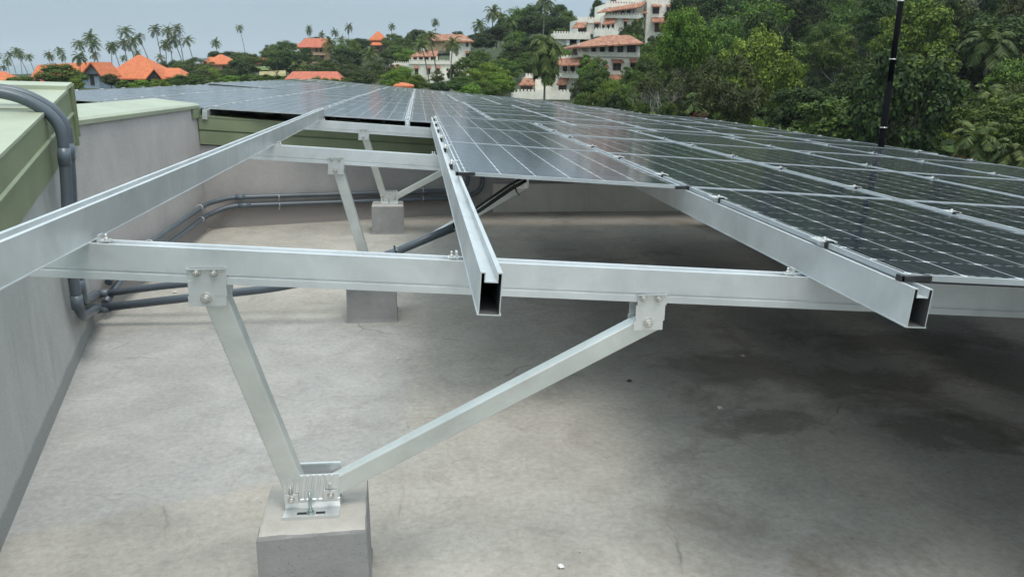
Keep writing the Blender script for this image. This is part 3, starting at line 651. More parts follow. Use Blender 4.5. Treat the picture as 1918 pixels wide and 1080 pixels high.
# ------------------------------------------------------------------ conduits
def arc(path, r=.08, n=6):                                # round the corners of a polyline
    P = [Vector(p) for p in path]; out = [P[0]]
    for i in range(1, len(P) - 1):
        a = (P[i - 1] - P[i]); b = (P[i + 1] - P[i]); rr = min(r, a.length * .45, b.length * .45)
        p0 = P[i] + a.normalized() * rr; p1 = P[i] + b.normalized() * rr
        for k in range(n + 1): t = k / n; out.append(p0 * (1 - t) ** 2 + P[i] * 2 * t * (1 - t) + p1 * t * t)
    out.append(P[-1]); return out
def conduit(path, r, label, sockets=(), clips=(), group=None, bend=.1):
    e = empty("conduit", path[0], label, "conduit pipe", group)
    m = MB(); m.tube(arc(path, bend), r, 16); o = m.build("pipe", M['pvc'], e); o.location = -e.location
    for a, b in sockets: 
        m = MB(); m.tube([a, b], r * 1.13, 16); o = m.build("pipe_socket", M['pvc2'], e); o.location = -e.location
    for c, nrm, ax in clips:
        m = MB(); c = Vector(c); ax = Vector(ax).normalized(); u_ = Vector(nrm).normalized(); w_ = ax.cross(u_)
        pts = [c + (u_ * cos(a) + w_ * sin(a)) * (r + .004) for a in [i * pi / 10 - .2 for i in range(-8, 13)]]
        m.tube(pts, .0035, 6); m.box(c - u_ * r + w_ * (r + .012), (.012, .012, .03)); o = m.build("saddle_clip", M['white'], e); o.location = -e.location
    return e
def wl1(d, off, z): return w1(d, off, z)
R1_ = .029
def upr(d, ztop, zbot, label, foot):
    pts = [w1(d - .10, -2.4, ztop + .05), w1(d - .04, -.72, ztop + .03), w1(d - .01, -.10, ztop + .02), w1(d, .105, ztop - .12), w1(d, .092, 1.12), w1(d + .01, .056, .75), w1(d + .02, .056, zbot)] + foot
    return conduit(pts, R1_, label, sockets=[(w1(d, .098, ztop - .27), w1(d, .094, ztop - .36)), (w1(d + .017, .056, zbot + .14), w1(d + .02, .056, zbot + .06))], bend=.22)
upr(-.92, 1.545, .31, "front upright grey conduit bending over the green cladding and down the wall", [at(174, 580, 5.05), at(180, 577, 5.3)])
upr(-.76, 1.555, .36, "rear upright grey conduit just behind the front one, bending over the cladding", [at(172, 556, 5.2), at(180, 551, 5.5)])
# along side wall and back wall
def al(p, q, f, off, z): t = (q - p).normalized(); nn = Vector((t.y, -t.x)); x = p + (q - p) * f + nn * off; return Vector((x.x, x.y, z))
cl2 = lambda z, off: [(al(C, D, f, off, z), al(C, D, f, 1, 0) - al(C, D, f, 0, 0), (0, 1, 0)) for f in (.35, .86)]
def bw(x, off, z):
    p, q = (D, E_) if x < E_.x else (E_, G); return al(p, q, (x - p.x) / (q.x - p.x), off, z)
cl3 = lambda z, off: [(bw(x, off, z), bw(x, 1, 0) - bw(x, 0, 0), (1, .28, 0)) for x in (-1.56, .02)]
r2 = .026
up = [al(C, D, .06, .05, .24), al(C, D, .12, .05, .31), al(C, D, .955, .05, .30), bw(-2.05, .05, .335), bw(.40, .05, .30), bw(.56, .05, .36), bw(.58, .05, .85)]
conduit(up, r2, "upper grey conduit clipped along the mauve walls, turning upward under the panels", clips=cl2(.308, .05) + cl3(.318, .05), sockets=[(bw(-2.0, .05, .334), bw(-1.9, .05, .333))])
lo = [al(C, D, .02, .06, .13), al(C, D, .12, .05, .19), al(C, D, .955, .05, .18), bw(-2.05, .05, .245), bw(.50, .05, .205), bw(.74, .05, .28), bw(.76, .05, .85)]
conduit(lo, r2, "lower grey conduit clipped along the mauve walls, turning upward under the panels", clips=cl2(.186, .05) + cl3(.225, .05), sockets=[(bw(-1.98, .05, .244), bw(-1.85, .05, .242))], bend=.16)
# two conduits crossing from the wall foot to the second frame, one climbing its brace
c1 = [at(176, 578, 5.35), at(365, 556, 5.30), at(510, 540, 5.27), at(655, 512, 5.24), at(735, 474, 5.24), at(850, 426, 5.24)]
conduit(c1, .028, "thick grey conduit running from the wall foot and climbing the brace behind the near rafter", sockets=[(at(176, 578, 5.35), at(206, 576, 5.345)), (at(722, 480, 5.24), at(752, 468, 5.24))], bend=.12)
c2 = [at(176, 552, 5.55), at(300, 536, 5.50), at(420, 524, 5.48), at(640, 498, 5.46)]
conduit(c2, .025, "thinner grey conduit just above the thick one, from the wall foot to the second frame", sockets=[(at(178, 551, 5.55), at(205, 548, 5.54))])
cb_ = empty("cable", at(850, 424, 5.25), "pair of black cables coming out of the climbing conduit up to the panels", "cable")
m = MB(); m.tube([at(846, 427, 5.24), at(900, 393, 5.24), at(960, 352, 5.24), at(985, 338, 5.27)], .013, 8); m.tube([at(846, 423, 5.24), at(898, 385, 5.26), at(955, 346, 5.26), at(978, 334, 5.29)], .009, 8)
o = m.build("cable_run", M['rubber'], cb_); o.location = -cb_.location
for px, py in ((742, 469), (965, 352)):
    m = MB(); c = at(px, py, 5.24); ax = (at(850, 426, 5.24) - at(735, 474, 5.24)).normalized(); u_ = Vector((0, 1, 0)); w_ = ax.cross(u_)
    m.tube([c + (u_ * cos(a) + w_ * sin(a)) * .036 for a in [i * 2 * pi / 14 for i in range(15)]], .004, 6); m.tube([c + w_ * -.034, c + w_ * -.06 + ax * .01], .003, 5)
    o = m.build("cable_tie", M['rubber'], cb_); o.location = -cb_.location

# ------------------------------------------------------------------ litter on the floor, pole
def flake(px, py, size, name, mat, lab, cat, seed):
    d = ray(px, py); k = (CAMZ - .004) / -d.z; p = Vector((d.x * k, d.y * k, .002)); r = random.Random(seed); m = MB()
    n = 9; pts = [Vector((cos(i * 2 * pi / n) * size * r.uniform(.35, 1.1), sin(i * 2 * pi / n) * size * r.uniform(.3, .9), r.uniform(.003, .012))) for i in range(n)]
    m.slab(pts, .0025); o = m.build(name, mat, loc=p); o.rotation_euler = (0, 0, r.uniform(0, 3)); tag(o, lab, cat)
flake(1051, 1060, .018, "paint_flake", M['white'], "white paint flake on the floor at the bottom of the photo", "debris", 1)
flake(1349, 764, .026, "paint_flake", M['white'], "crumpled white scrap on the floor in the array's shade", "debris", 2)
flake(1178, 713, .020, "dry_leaf", M['brown'], "small brown dry leaf on the floor below the near brace", "leaf", 3)
flake(1391, 667, .020, "paint_flake", M['creamd'], "pale flat scrap on the floor in the dark under the array", "debris", 4)
flake(745, 672, .010, "paint_flake", M['white'], "tiny white chip on the open floor behind the near block", "debris", 5)
flake(328, 547, .022, "paint_flake", M['white'], "little white chip between the two crossing conduits", "debris", 6)

pole = empty("lightning_pole", (5.95, 9.45, .2), "tall thin black pole with narrow silver bands behind the far edge of the array", "pole")
pb0 = Vector((5.95, 9.45, 0)); b1, b2 = at(1650, 275, 9.5), at(1687, 8, 9.5); ax = (b2 - b1).normalized(); b2 = b1 + ax * 3.6; b0 = b1 - ax * 1.2
m = MB(); m.tube([b0, b1, b1 + ax * .8], .042, 16, r2=.038); m.tube([b1 + ax * .8, b1 + ax * 1.75], .034, 16); o = m.build("lower_tube", M['black'], pole); o.location = -pole.location
m = MB(); m.tube([b1 + ax * 1.74, b2], .030, 16); m.tube([b2, b2 + ax * 1.5], .012, 8); o = m.build("upper_tube", M['black'], pole); o.location = -pole.location
for h_ in (.235, 1.06, 1.735):
    rr = .0435 if h_ < .5 else (.0365 if h_ < 1.5 else .036)
    m = MB(); m.tube([b1 + ax * h_, b1 + ax * (h_ + .012)], rr, 16); m.box(b1 + ax * (h_ + .008) + Vector((-.050, -.02, 0)), (.02, .02, .015)); o = m.build("band", M['steel'], pole); o.location = -pole.location

# ================================================================== the land around
def loc_px(px, d): p = ray(px, 130); k = d / p.y; return Vector((p.x * k, d))
CP = [  # photo column, photo row of the ground, distance
 (-150, 165, 150), (0, 163, 150), (100, 162, 150), (260, 166, 150), (400, 150, 180), (0, 138, 330), (200, 136, 340), (400, 133, 350), (-200, 138, 330), (60, 160, 190), (60, 152, 250), (200, 160, 190), (200, 150, 260), (330, 150, 230), (-100, 160, 200), (-100, 150, 260), (140, 145, 300), (420, 140, 260),
 (520, 130, 210), (600, 112, 225), (720, 104, 245), (560, 160, 120), (660, 162, 110), (300, 260, 60), (700, 230, 60),
 (800, 170, 150), (900, 112, 190), (760, 178, 110), (860, 70, 260), (700, 95, 330), (560, 110, 330),
 (1000, 190, 95), (1100, 165, 108), (1160, 200, 95), (1230, 85, 126), (1150, 70, 130), (1010, 75, 180), (1100, 45, 220), (960, 75, 250), (1100, 50, 330),
 (1300, 235, 75), (1300, 150, 105), (1300, 60, 150), (1300, -20, 220), (1500, 265, 60), (1500, 190, 85), (1500, 110, 110), (1500, 10, 150),
 (1700, 285, 50), (1700, 200, 75), (1700, 90, 100), (1700, -20, 140), (1918, 330, 40), (1918, 220, 60), (1918, 110, 90), (1918, -10, 130), (2150, 200, 60), (2150, -40, 130),
 (1500, -150, 230), (1800, -220, 230), (1300, -60, 330), (2100, -200, 230), (1700, -200, 400)]
CPW = []
for px, py, d in CP:
    q = at(px, py, d); CPW.append((q.x, q.y, q.z))
for a in range(-7, 9): CPW.append((sin(a * .18) * 24, cos(a * .18) * 24, -7.6)); CPW.append((sin(a * .18) * 42, cos(a * .18) * 42, -7.2))
def terrain(x, y):
    ws = zs = 0
    for a, b, c in CPW:
        d2_ = (x - a) ** 2 + (y - b) ** 2; w = 1 / (d2_ + (.03 * (abs(y) + 30)) ** 2) ** 1.8; ws += w; zs += w * c
    z = zs / ws; az = atan2(x, max(y, .1)); d = sqrt(x * x + y * y)
    if az < .10 and d > 370: z = z + (-26 - z) * min(1, (d - 370) / 60) * min(1, (.10 - az) / .08)
    return z
TG = {}
def terrain_fast(x, y):                                # terrain on a 3 m lattice, interpolated
    i, j = math.floor(x / 3), math.floor(y / 3); fx, fy = x / 3 - i, y / 3 - j
    def g(a, b):
        if (a, b) not in TG: TG[a, b] = terrain(a * 3, b * 3)
        return TG[a, b]
    return (g(i, j) * (1 - fx) + g(i + 1, j) * fx) * (1 - fy) + (g(i, j + 1) * (1 - fx) + g(i + 1, j + 1) * fx) * fy
m = MB(); NA, ND = 84, 70; az0, az1 = -1.0, 1.15
for i in range(NA + 1):
    az = az0 + (az1 - az0) * i / NA
    for j in range(ND + 1):
        d = 14 * (640 / 14) ** (j / ND); x, y = sin(az) * d, cos(az) * d
        z = terrain(x, y) + (sin(x * .31) + cos(y * .27)) * .12
        if j == ND: z = -60
        m.v.append((x, y, z))
for i in range(NA):
    for j in range(ND): a = i * (ND + 1) + j; m.face([a, a + ND + 1, a + ND + 2, a + 1], 0, True)
tag(m.build("ground", M['ground'], fix=False), kind="structure")
m = MB(); m.add([(-5500, -800, -9.5), (5500, -800, -9.5), (5500, 13.5, -9.5), (-5500, 13.5, -9.5)], [(0, 1, 2, 3)]); tag(m.build("ground_plain", M['ground'], fix=False), kind="structure")
m = MB(); m.add([(-5500, 5, -22), (5500, 5, -22), (5500, 7000, -22), (-5500, 7000, -22)], [(0, 1, 2, 3)]); tag(m.build("sea", M['sea'], fix=False), kind="structure")
def patch(px0, px1, py0, py1, d0, d1, mat, name, off=.12):
    m = MB(); n = 10
    for i in range(n + 1):
        for j in range(n + 1):
            px = px0 + (px1 - px0) * i / n; dd = d0 + (d1 - d0) * j / n; q = loc_px(px, dd); m.v.append((q.x, q.y, terrain(q.x, q.y) + off))
    for i in range(n):
        for j in range(n): a = i * (n + 1) + j; m.face([a, a + n + 1, a + n + 2, a + 1])
    tag(m.build(name, mat, fix=False), kind="structure")
patch(475, 560, 130, 150, 196, 216, M['lawn'], "lawn", .5)
patch(1440, 1640, 240, 250, 62, 72, M['lawn'], "lawn", .25)
patch(485, 535, 130, 150, 180, 195, M['dry'], "bank", .4)

# ------------------------------------------------------------------ buildings
class Bld:
    """a building placed at a distance; shapes are given in photo pixels at the building's distance and turned into metres there"""
    def __init__(s, name, label, cat, px, d, group=None):
        s.d = d; q = at(px, 150, d); s.o = empty(name, (q.x, q.y, 0), label, cat, group); s.px = px
    def X(s, px, py, off=0): return at(px, py, s.d + off)
    def fin(s, mb, name, mat, parent=None, **k):
        o = mb.build(name, mat, parent or s.o, **k)
        if parent is None: o.location = -s.o.location
        return o
    def box(s, name, x0, y0, x1, y1, off, dep, mat, parent=None):
        a, b = s.X(x0, y1, off), s.X(x1, y0, off); m = MB(); m.box2((a.x, s.d + off, a.z), (b.x, s.d + off + dep, b.z)); return s.fin(m, name, mat, parent)
    def crenel(s, name, x0, y0, x1, y1, off, mat, n=None):   # parapet with small upright merlons
        a, b = s.X(x0, y1, off), s.X(x1, y0, off); w = b.x - a.x; n = n or max(3, int(w / .42)); m = MB(); h = (b.z - a.z); mh = min(.38 * h, .28)
        m.box2((a.x, s.d + off, a.z), (b.x, s.d + off + .2, b.z - mh))
        for i in range(n): xa = a.x + w * (i + .15) / n; xb = a.x + w * (i + .72) / n; m.box2((xa, s.d + off + .005, b.z - mh - .01), (xb, s.d + off + .195, b.z))
        return s.fin(m, name, mat)
    def slope(s, name, lo, hi, off, dep, mat, t=.16, parent=None):   # lo=(x0,x1,y) front eave, hi=(x0,x1,y) top line set back by dep
        a, b = s.X(lo[0], lo[2], off), s.X(lo[1], lo[3] if len(lo) > 3 else lo[2], off)
        c, e = s.X(hi[1], hi[3] if len(hi) > 3 else hi[2], off + dep), s.X(hi[0], hi[2], off + dep)
        m = MB(); m.slab([a, b, c, e], t); return s.fin(m, name, mat, parent)
    def hip(s, name, x0, x1, ye, r0, r1, yr, off, dep, mat, t=.22, ye1=None):
        ye1 = ye if ye1 is None else ye1
        a, b = s.X(x0, ye, off), s.X(x1, ye1, off); c, e = b + Vector((0, dep, 0)), a + Vector((0, dep, 0))
        p, q = s.X(r0, yr, off + dep / 2), s.X(r1, yr, off + dep / 2); dn = Vector((0, 0, t)); m = MB()
        vs = [a, b, c, e, p, q] + [v - dn for v in (a, b, c, e)]
        fs = [(0, 1, 5, 4), (1, 2, 5), (2, 3, 4, 5), (3, 0, 4), (6, 7, 1, 0), (7, 8, 2, 1), (8, 9, 3, 2), (9, 6, 0, 3), (9, 8, 7, 6)]
        m.add(vs, fs); return s.fin(m, name, mat)
    def win(s, x0, y0, x1, y1, off, awn=False, fr=None, gl=None):
        a, b = s.X(x0, y1, off), s.X(x1, y0, off); w = b.x - a.x; h = b.z - a.z; f = min(.09, w * .14); m = MB(); y = s.d + off
        m.box2((a.x, y - .07, a.z), (a.x + f, y + .03, b.z)); m.box2((b.x - f, y - .07, a.z), (b.x, y + .03, b.z))
        m.box2((a.x + f, y - .07, b.z - f), (b.x - f, y + .03, b.z)); m.box2((a.x + f, y - .07, a.z), (b.x - f, y + .03, a.z + f)); m.box2((a.x + w / 2 - f / 3, y - .065, a.z + f), (a.x + w / 2 + f / 3, y + .03, b.z - f))
        wi = s.fin(m, "window", fr or M['brown']); m = MB(); m.box2((a.x + f * .9, y - .03, a.z + f * .9), (b.x - f * .9, y + .02, b.z - f * .9)); m.build("pane", gl or M['glass'], wi)
        if awn:
            m = MB(); ex = w * .22; m.slab([Vector((a.x - ex, y - .75, b.z + .05)), Vector((b.x + ex, y - .75, b.z + .05)), Vector((b.x + ex, y + .0, b.z + .42)), Vector((a.x - ex, y + .0, b.z + .42))], .10)
            s.fin(m, "awning", M['tile'])
    def cols(s, xs, y0, y1, off, w, mat, name="column"):
        for x in xs:
            a, b = s.X(x, y1, off), s.X(x, y0, off); m = MB(); m.box2((a.x - w / 2, s.d + off, a.z), (a.x + w / 2, s.d + off + w, b.z)); s.fin(m, name, mat)
CR, DK, TL = M['cream'], M['dark'], M['tile']  # dark recess boxes stand in for the shade inside open galleries
# lower terraced block of the resort
B = Bld("hotel_block", "white terraced hotel block with a wide hipped clay roof over an open gallery", "building", 1120, 100)
B.box("wall", 1100, 104, 1198, 215, 0, 9, CR)
B.box("wall", 1050, 137, 1099.5, 215, 1.0, 8, CR)
B.box("dark_recess", 1086, 84, 1192, 104, 1.5, 5, DK)
B.box("parapet", 1083, 98.8, 1199, 105.5, -.3, .29, CR)
B.cols([1085.5, 1104, 1120, 1136.5, 1153, 1171, 1195], 82, 98.7, -.25, .42, M['white'])
B.hip("roof", 1075, 1206, 88, 1136, 1180, 66, -1.6, 9.5, TL, .15, ye1=81)
B.box("gallery_back", 1090, 86, 1106, 97, .9, .5, CR)
B.crenel("parapet", 1047, 103.5, 1086, 111, .8, CR)
B.slope("roof", (1036, 1120, 122, 120), (1050, 1135, 109, 105.5), -1.4, 2.3, TL)
B.box("dark_recess", 1041, 121, 1096, 137, 1.2, .6, DK)
B.cols([1042, 1051, 1066, 1080, 1096], 121, 137, .6, .35, M['white'])
B.win(1055, 123, 1064, 135, 1.15); B.win(1072, 123, 1079, 134, 1.15)
B.crenel("parapet", 1052, 134, 1102, 146, -.2, CR)
B.win(1147.5, 118, 1163.5, 132, 0, True); B.win(1180, 117, 1191, 129, 0, True)
B.slope("roof", (1136, 1186, 148, 149), (1138, 1183, 139.5, 140), -1.3, 1.28, TL)
B.win(1163, 160, 1175, 172, 0, False); B.box("door_bay", 1175.5, 157, 1184, 176, -.25, .24, M['white'])
B.crenel("parapet", 984, 138, 1001, 147, 2.5, CR); B.box("wall", 984, 146, 1001, 175, 2.7, 4, CR)
B.slope("roof", (971, 1001, 158.5), (982, 1003, 146), .9, 1.9, TL)
B.slope("roof", (1042, 1060, 157.5, 157), (1049, 1067, 144), -.9, 2.0, TL)
B.box("wall", 1001.5, 146, 1049, 180, 2.4, 5, CR); B.box("dark_recess", 976, 158.6, 998, 171, 1.9, .7, DK); B.box("dark_recess", 1047, 157, 1061, 169.5, .5, .49, DK)
B.crenel("parapet", 961, 168.5, 1068, 186, -1.2, CR); B.box("wall", 962, 176, 1067, 215, -.95, 3, CR)
B.win(1130, 128, 1137, 134, 0, True)
# upper terraced block
B = Bld("hotel_block", "white terraced hotel block higher on the hill, cut by the top edge of the photo", "building", 1180, 128)
B.box("wall", 1207, -22, 1262.5, 100, 0, 10, CR); B.box("wall", 1128, 31, 1206.7, 100, -.4, 9, CR); B.box("wall", 1136, 8, 1206.5, 30.8, 1.2, 9, CR)
B.crenel("parapet", 1134, 4, 1204, 14, .4, CR); B.slope("roof", (1118, 1200, 24, 13), (1134, 1212, 15.5, 2.5), -1.6, 2.4, TL)
B.box("dark_recess", 1137, 17, 1190, 28.5, .5, .68, DK); B.cols([1137, 1146, 1160, 1172, 1183, 1190], 15, 28, -.15, .4, M['white'])
B.crenel("parapet", 1133, 25.5, 1206, 34, -.9, CR)
B.win(1222, 14, 1235, 26, 0, True); B.win(1248, 14, 1254.5, 26, 0, True)
B.slope("roof", (1222, 1264, 41.5, 41), (1221, 1260, 32.5), -1.5, 1.48, TL); B.box("dark_recess", 1226, 42, 1246, 60, -.12, .11, M['brown']); B.box("dark_recess", 1246.5, 40, 1257, 51, -.12, .11, DK)
B.win(1168, 41, 1174.5, 51, -.4, True); B.win(1187, 41, 1193, 51, -.4, True); B.win(1203, 27, 1209, 33, -.42, True)
B.slope("roof", (1127, 1150, 45.5, 44), (1135, 1156, 34.5), -1.9, 1.45, TL); B.box("dark_recess", 1128, 45, 1151, 55, -.62, .2, DK); B.cols([1135, 1144, 1152], 44, 55, -.95, .3, M['white'])
B.crenel("balcony_wall", 1114, 53, 1161, 68, -2.4, CR); B.box("terrace", 1115, 56, 1160, 70, -2.15, 1.7, CR)
B.crenel("parapet", 1082, 32.5, 1127.5, 43, 1.8, CR); B.box("wall", 1082, 38, 1127.5, 64, 2.1, 7, CR)
B.slope("roof", (1071, 1094, 52.5, 51), (1081, 1102, 41), .2, 1.8, TL); B.box("dark_recess", 1083, 51.5, 1099, 61, 1.85, .22, DK); B.win(1113, 45, 1121, 57, 2.08, True)
B.crenel("balcony_wall", 1036, 60, 1106, 73, -.6, CR); B.box("terrace", 1037, 64, 1106, 72, -.35, 2.9, CR)
B.box("dark_recess", 1063, 72.2, 1104, 95, 1.4, .7, DK); B.box("wall", 1036.5, 72.2, 1062, 100, .2, 3, CR); B.cols([1063.5, 1083, 1103], 72.2, 96, -.3, .5, M['white'])
B.box("wall", 1160, -20, 1200, 3.5, 1.8, 6, M['brown']); B.crenel("parapet", 1155, -3, 1207, 4, 1.0, CR)
# villa between the trees, with the tower
B = Bld("villa", "cream villa with a square tower and crenellated terraces behind three leaning palms", "building", 820, 160)
B.box("tower", 845.5, 74, 881, 185, 0, 6, CR); B.hip("roof", 838, 888, 77.5, 849, 868, 65, -.8, 7.6, TL)
B.win(853.5, 80, 857.5, 87, 0); B.win(872.5, 77.5, 877.5, 88, 0); B.win(872.5, 100, 879.5, 111, 0, True)
B.box("wall", 766.5, 119, 845.2, 185, -.4, 8, CR); B.crenel("parapet", 766, 112.5, 845.2, 120, -.65, CR, 30)
for x in (777, 799.5, 817): B.win(x, 128, x + 6.5, 139.5, -.4, True)
B.win(839, 133, 843, 146, -.4)
B.slope("roof", (768, 818, 106, 105), (784, 822, 95.5), .6, 3.2, TL); B.box("dark_recess", 773, 105, 822, 113, 2.2, .5, DK); B.cols([772, 783, 794, 805, 818], 105, 113, 1.1, .4, CR); B.box("wall", 786, 90.5, 801, 97, 4.2, 2, M['white'])
B.box("wall", 806, 148, 846, 190, -2.2, 1.2, CR); B.box("wall", 846.3, 133, 870, 190, -1.2, 1.15, CR)
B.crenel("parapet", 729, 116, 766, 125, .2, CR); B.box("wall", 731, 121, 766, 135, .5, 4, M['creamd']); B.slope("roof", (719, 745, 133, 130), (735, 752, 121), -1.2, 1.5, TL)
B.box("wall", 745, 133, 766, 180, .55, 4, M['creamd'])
B = Bld("house", "low orange tiled roof showing above the villa's palms", "house", 825, 205); B.hip("roof", 797, 856, 76, 806, 850, 64, 0, 9, M['tile']); B.box("wall", 800, 76, 853, 95, 1, 7, M['peach'])
# orange-roofed houses by the sea
B = Bld("house", "house under the big orange pyramid roof with two low wings", "house", 262, 150)
B.hip("roof", 186, 312, 147.5, 258, 263, 103, -1, 13, M['orange']); B.hip("roof", 184, 236, 146, 190, 240, 131, -.5, 9, M['orange']); B.hip("roof", 298, 340, 144, 304, 336, 127.5, -.6, 9, M['orange'])
B.box("wall", 216, 147.5, 304, 175, 1, 10, DK); B.box("wall", 305, 144, 334, 175, 1.2, 8, M['peach'])
m = MB(); a, b, c = B.X(272, 148, -2.6), B.X(304, 148, -2.6), B.X(288, 129, -2.6); dv = Vector((0, 5, 0)); e1 = Vector((0, .3, -.25))
m.slab([a, c, c + dv, a + dv], .2); m.slab([c, b, b + dv, c + dv], .2); B.fin(m, "gable_roof", M['orange'])
m = MB(); a, b, c = B.X(276, 148, -2.2), B.X(300, 148, -2.2), B.X(288, 132.5, -2.2); prism(m, [a, b, c], [a + dv, b + dv, c + dv]); B.fin(m, "gable", DK)
B = Bld("house", "long orange-roofed house with a pale blue boarded gable end", "house", 120, 140)
dv = Vector((0, 9, 0)); m = MB(); a, b, c, e = B.X(53, 151), B.X(146, 143, -1), B.X(169.5, 116.5, 1.5), B.X(70, 122, 5); m.slab([a, b, c, e], .25)
a2, b2_ = B.X(60, 151, 11), B.X(190, 143, 11); m.slab([e, c, b2_, a2], .25); r0, e0, l0 = B.X(169.5, 116.5, -1.2), B.X(190, 143, -1.2), B.X(147, 144, -1.3); d9 = Vector((0, 9, 0)); m.slab([r0, r0 + d9, e0 + d9, e0], .25); m.slab([l0, l0 + d9, r0 + d9 + Vector((0, 0, .02)), r0 + Vector((0, -.05, .02))], .25); B.fin(m, "roof", M['orange'])
m = MB(); P5 = [B.X(151, 175), B.X(186, 175), B.X(186, 142), B.X(169.5, 119.5), B.X(151, 142)]; prism(m, P5, [p + Vector((0, 8, 0)) for p in P5]); B.fin(m, "gable_wall", M['bluew'])
B.box("beam", 158, 139, 182, 142, -.3, .29, DK); B.box("doorway", 170, 142.2, 175, 160, -.12, .1, DK); B.box("wall", 66, 146, 150, 175, 1.5, 8, DK)
m = MB(); a, b, c = B.X(61, 156, -1.6), B.X(79, 156, -1.6), B.X(68.5, 138, -1.6); dv = Vector((0, 3.5, 0)); m.slab([a, c, c + dv, a + dv], .2); m.slab([c, b, b + dv, c + dv], .2); B.fin(m, "gable_roof", M['orange'])
m = MB(); a, b, c = B.X(64, 156, -1.3), B.X(77, 156, -1.3), B.X(68.5, 141.5, -1.3); prism(m, [a, b, c], [a + dv, b + dv, c + dv]); B.fin(m, "gable", DK)
B = Bld("house", "steep orange roof at the left edge of the photo", "house", 0, 138); B.hip("roof", -34, 22, 163, -4, 8, 134, 0, 10, M['orange']); B.box("wall", -28, 163, 16, 175, 1, 8, DK)
B = Bld("house", "small peach house with an orange hipped roof among round shrubs", "house", 408, 190); B.hip("roof", 377, 440, 120, 410, 417, 102.5, 0, 8, M['orange']); B.hip("roof", 377, 412, 120, 392, 398, 107, .6, 6, M['orange']); B.box("wall", 390, 120, 434, 150, 1, 6, M['peach'])
B.win(417, 123, 423, 130, 1)
B = Bld("house", "low red-roofed house beside the white umbrella on the lawn", "house", 490, 215); B.hip("roof", 472, 490, 118, 475, 488, 107, 0, 6, M['red']); B.hip("roof", 486, 508, 118, 492, 500, 107, -.4, 7, M['red']); B.box("wall", 475, 118, 506, 140, 1, 5, M['peach'])
B = Bld("house", "two-storey peach house with a long red hipped roof on the rise", "house", 582, 215); B.hip("roof", 551, 622, 88.5, 572, 612, 72, -.5, 9, M['red']); B.box("wall", 558, 88.5, 616, 125, 1, 7, M['peach']); B.box("balcony", 556, 99, 610, 103, .1, .85, M['peach'])
for x in (571, 591, 599): B.win(x, 90, x + 4, 98, 1)
B.box("dark_recess", 590, 103.2, 606, 112, .85, .14, M['brown'])
B = Bld("house", "peach house with a two-tier pointed orange roof on the rise", "house", 708, 235); B.hip("roof", 686, 731, 84.5, 698, 720, 71, -.5, 9, M['orange']); B.hip("upper_roof", 690, 727, 75, 706.5, 709.5, 59, 1, 6, M['orange']); B.box("wall", 694, 84.5, 725, 118, 1, 7, M['peach'])
for x in (700, 706, 712): B.win(x, 87, x + 3.2, 94, 1)
B.box("balcony", 696, 94, 722, 97, .2, .7, M['brown'])
B = Bld("house", "long low red tiled roof just beyond the far edge of the panels", "house", 585, 105); B.hip("roof", 528, 640, 153, 548, 632, 134, 0, 9, M['red']); B.box("wall", 534, 153, 634, 175, 1, 7, M['peach'])
B = Bld("house", "sliver of an orange roof just above the panels before the villa", "house", 750, 90); B.hip("roof", 736, 775, 161, 744, 757, 154.5, 0, 5, M['orange']); B.box("wall", 740, 161, 770, 190, .6, 3.5, M['peach'])

def umbrella(px, py, w, d, label):
    q = at(px, py, d); r = w / FPX * d / 2; g = terrain(q.x, q.y); e = empty("garden_umbrella", (q.x, q.y, q.z - 2.6), label, "umbrella", "white garden umbrellas")
    m = MB(); n = 8; o = 0; m.v = [(cos(i * 2 * pi / n) * r, sin(i * 2 * pi / n) * r, 2.15) for i in range(n)] + [(0, 0, 2.75)] + [(cos(i * 2 * pi / n) * r, sin(i * 2 * pi / n) * r, 2.0) for i in range(n)]
    for i in range(n): j = (i + 1) % n; m.face([i, j, n]); m.face([n + 1 + i, n + 1 + j, j, i])
    m.build("canopy", M['white'], e, fix=False); m = MB(); m.tube([(0, 0, 0), (0, 0, 2.7)], .04, 8); m.build("umbrella_pole", M['white'], e)
umbrella(493, 124, 14, 208, "white garden umbrella in front of the low red-roofed house"); umbrella(547, 120, 12, 190, "white garden umbrella alone between the dense trees and the shrubs"); umbrella(556, 92, 11, 205, "white garden umbrella beside the two-storey peach house")

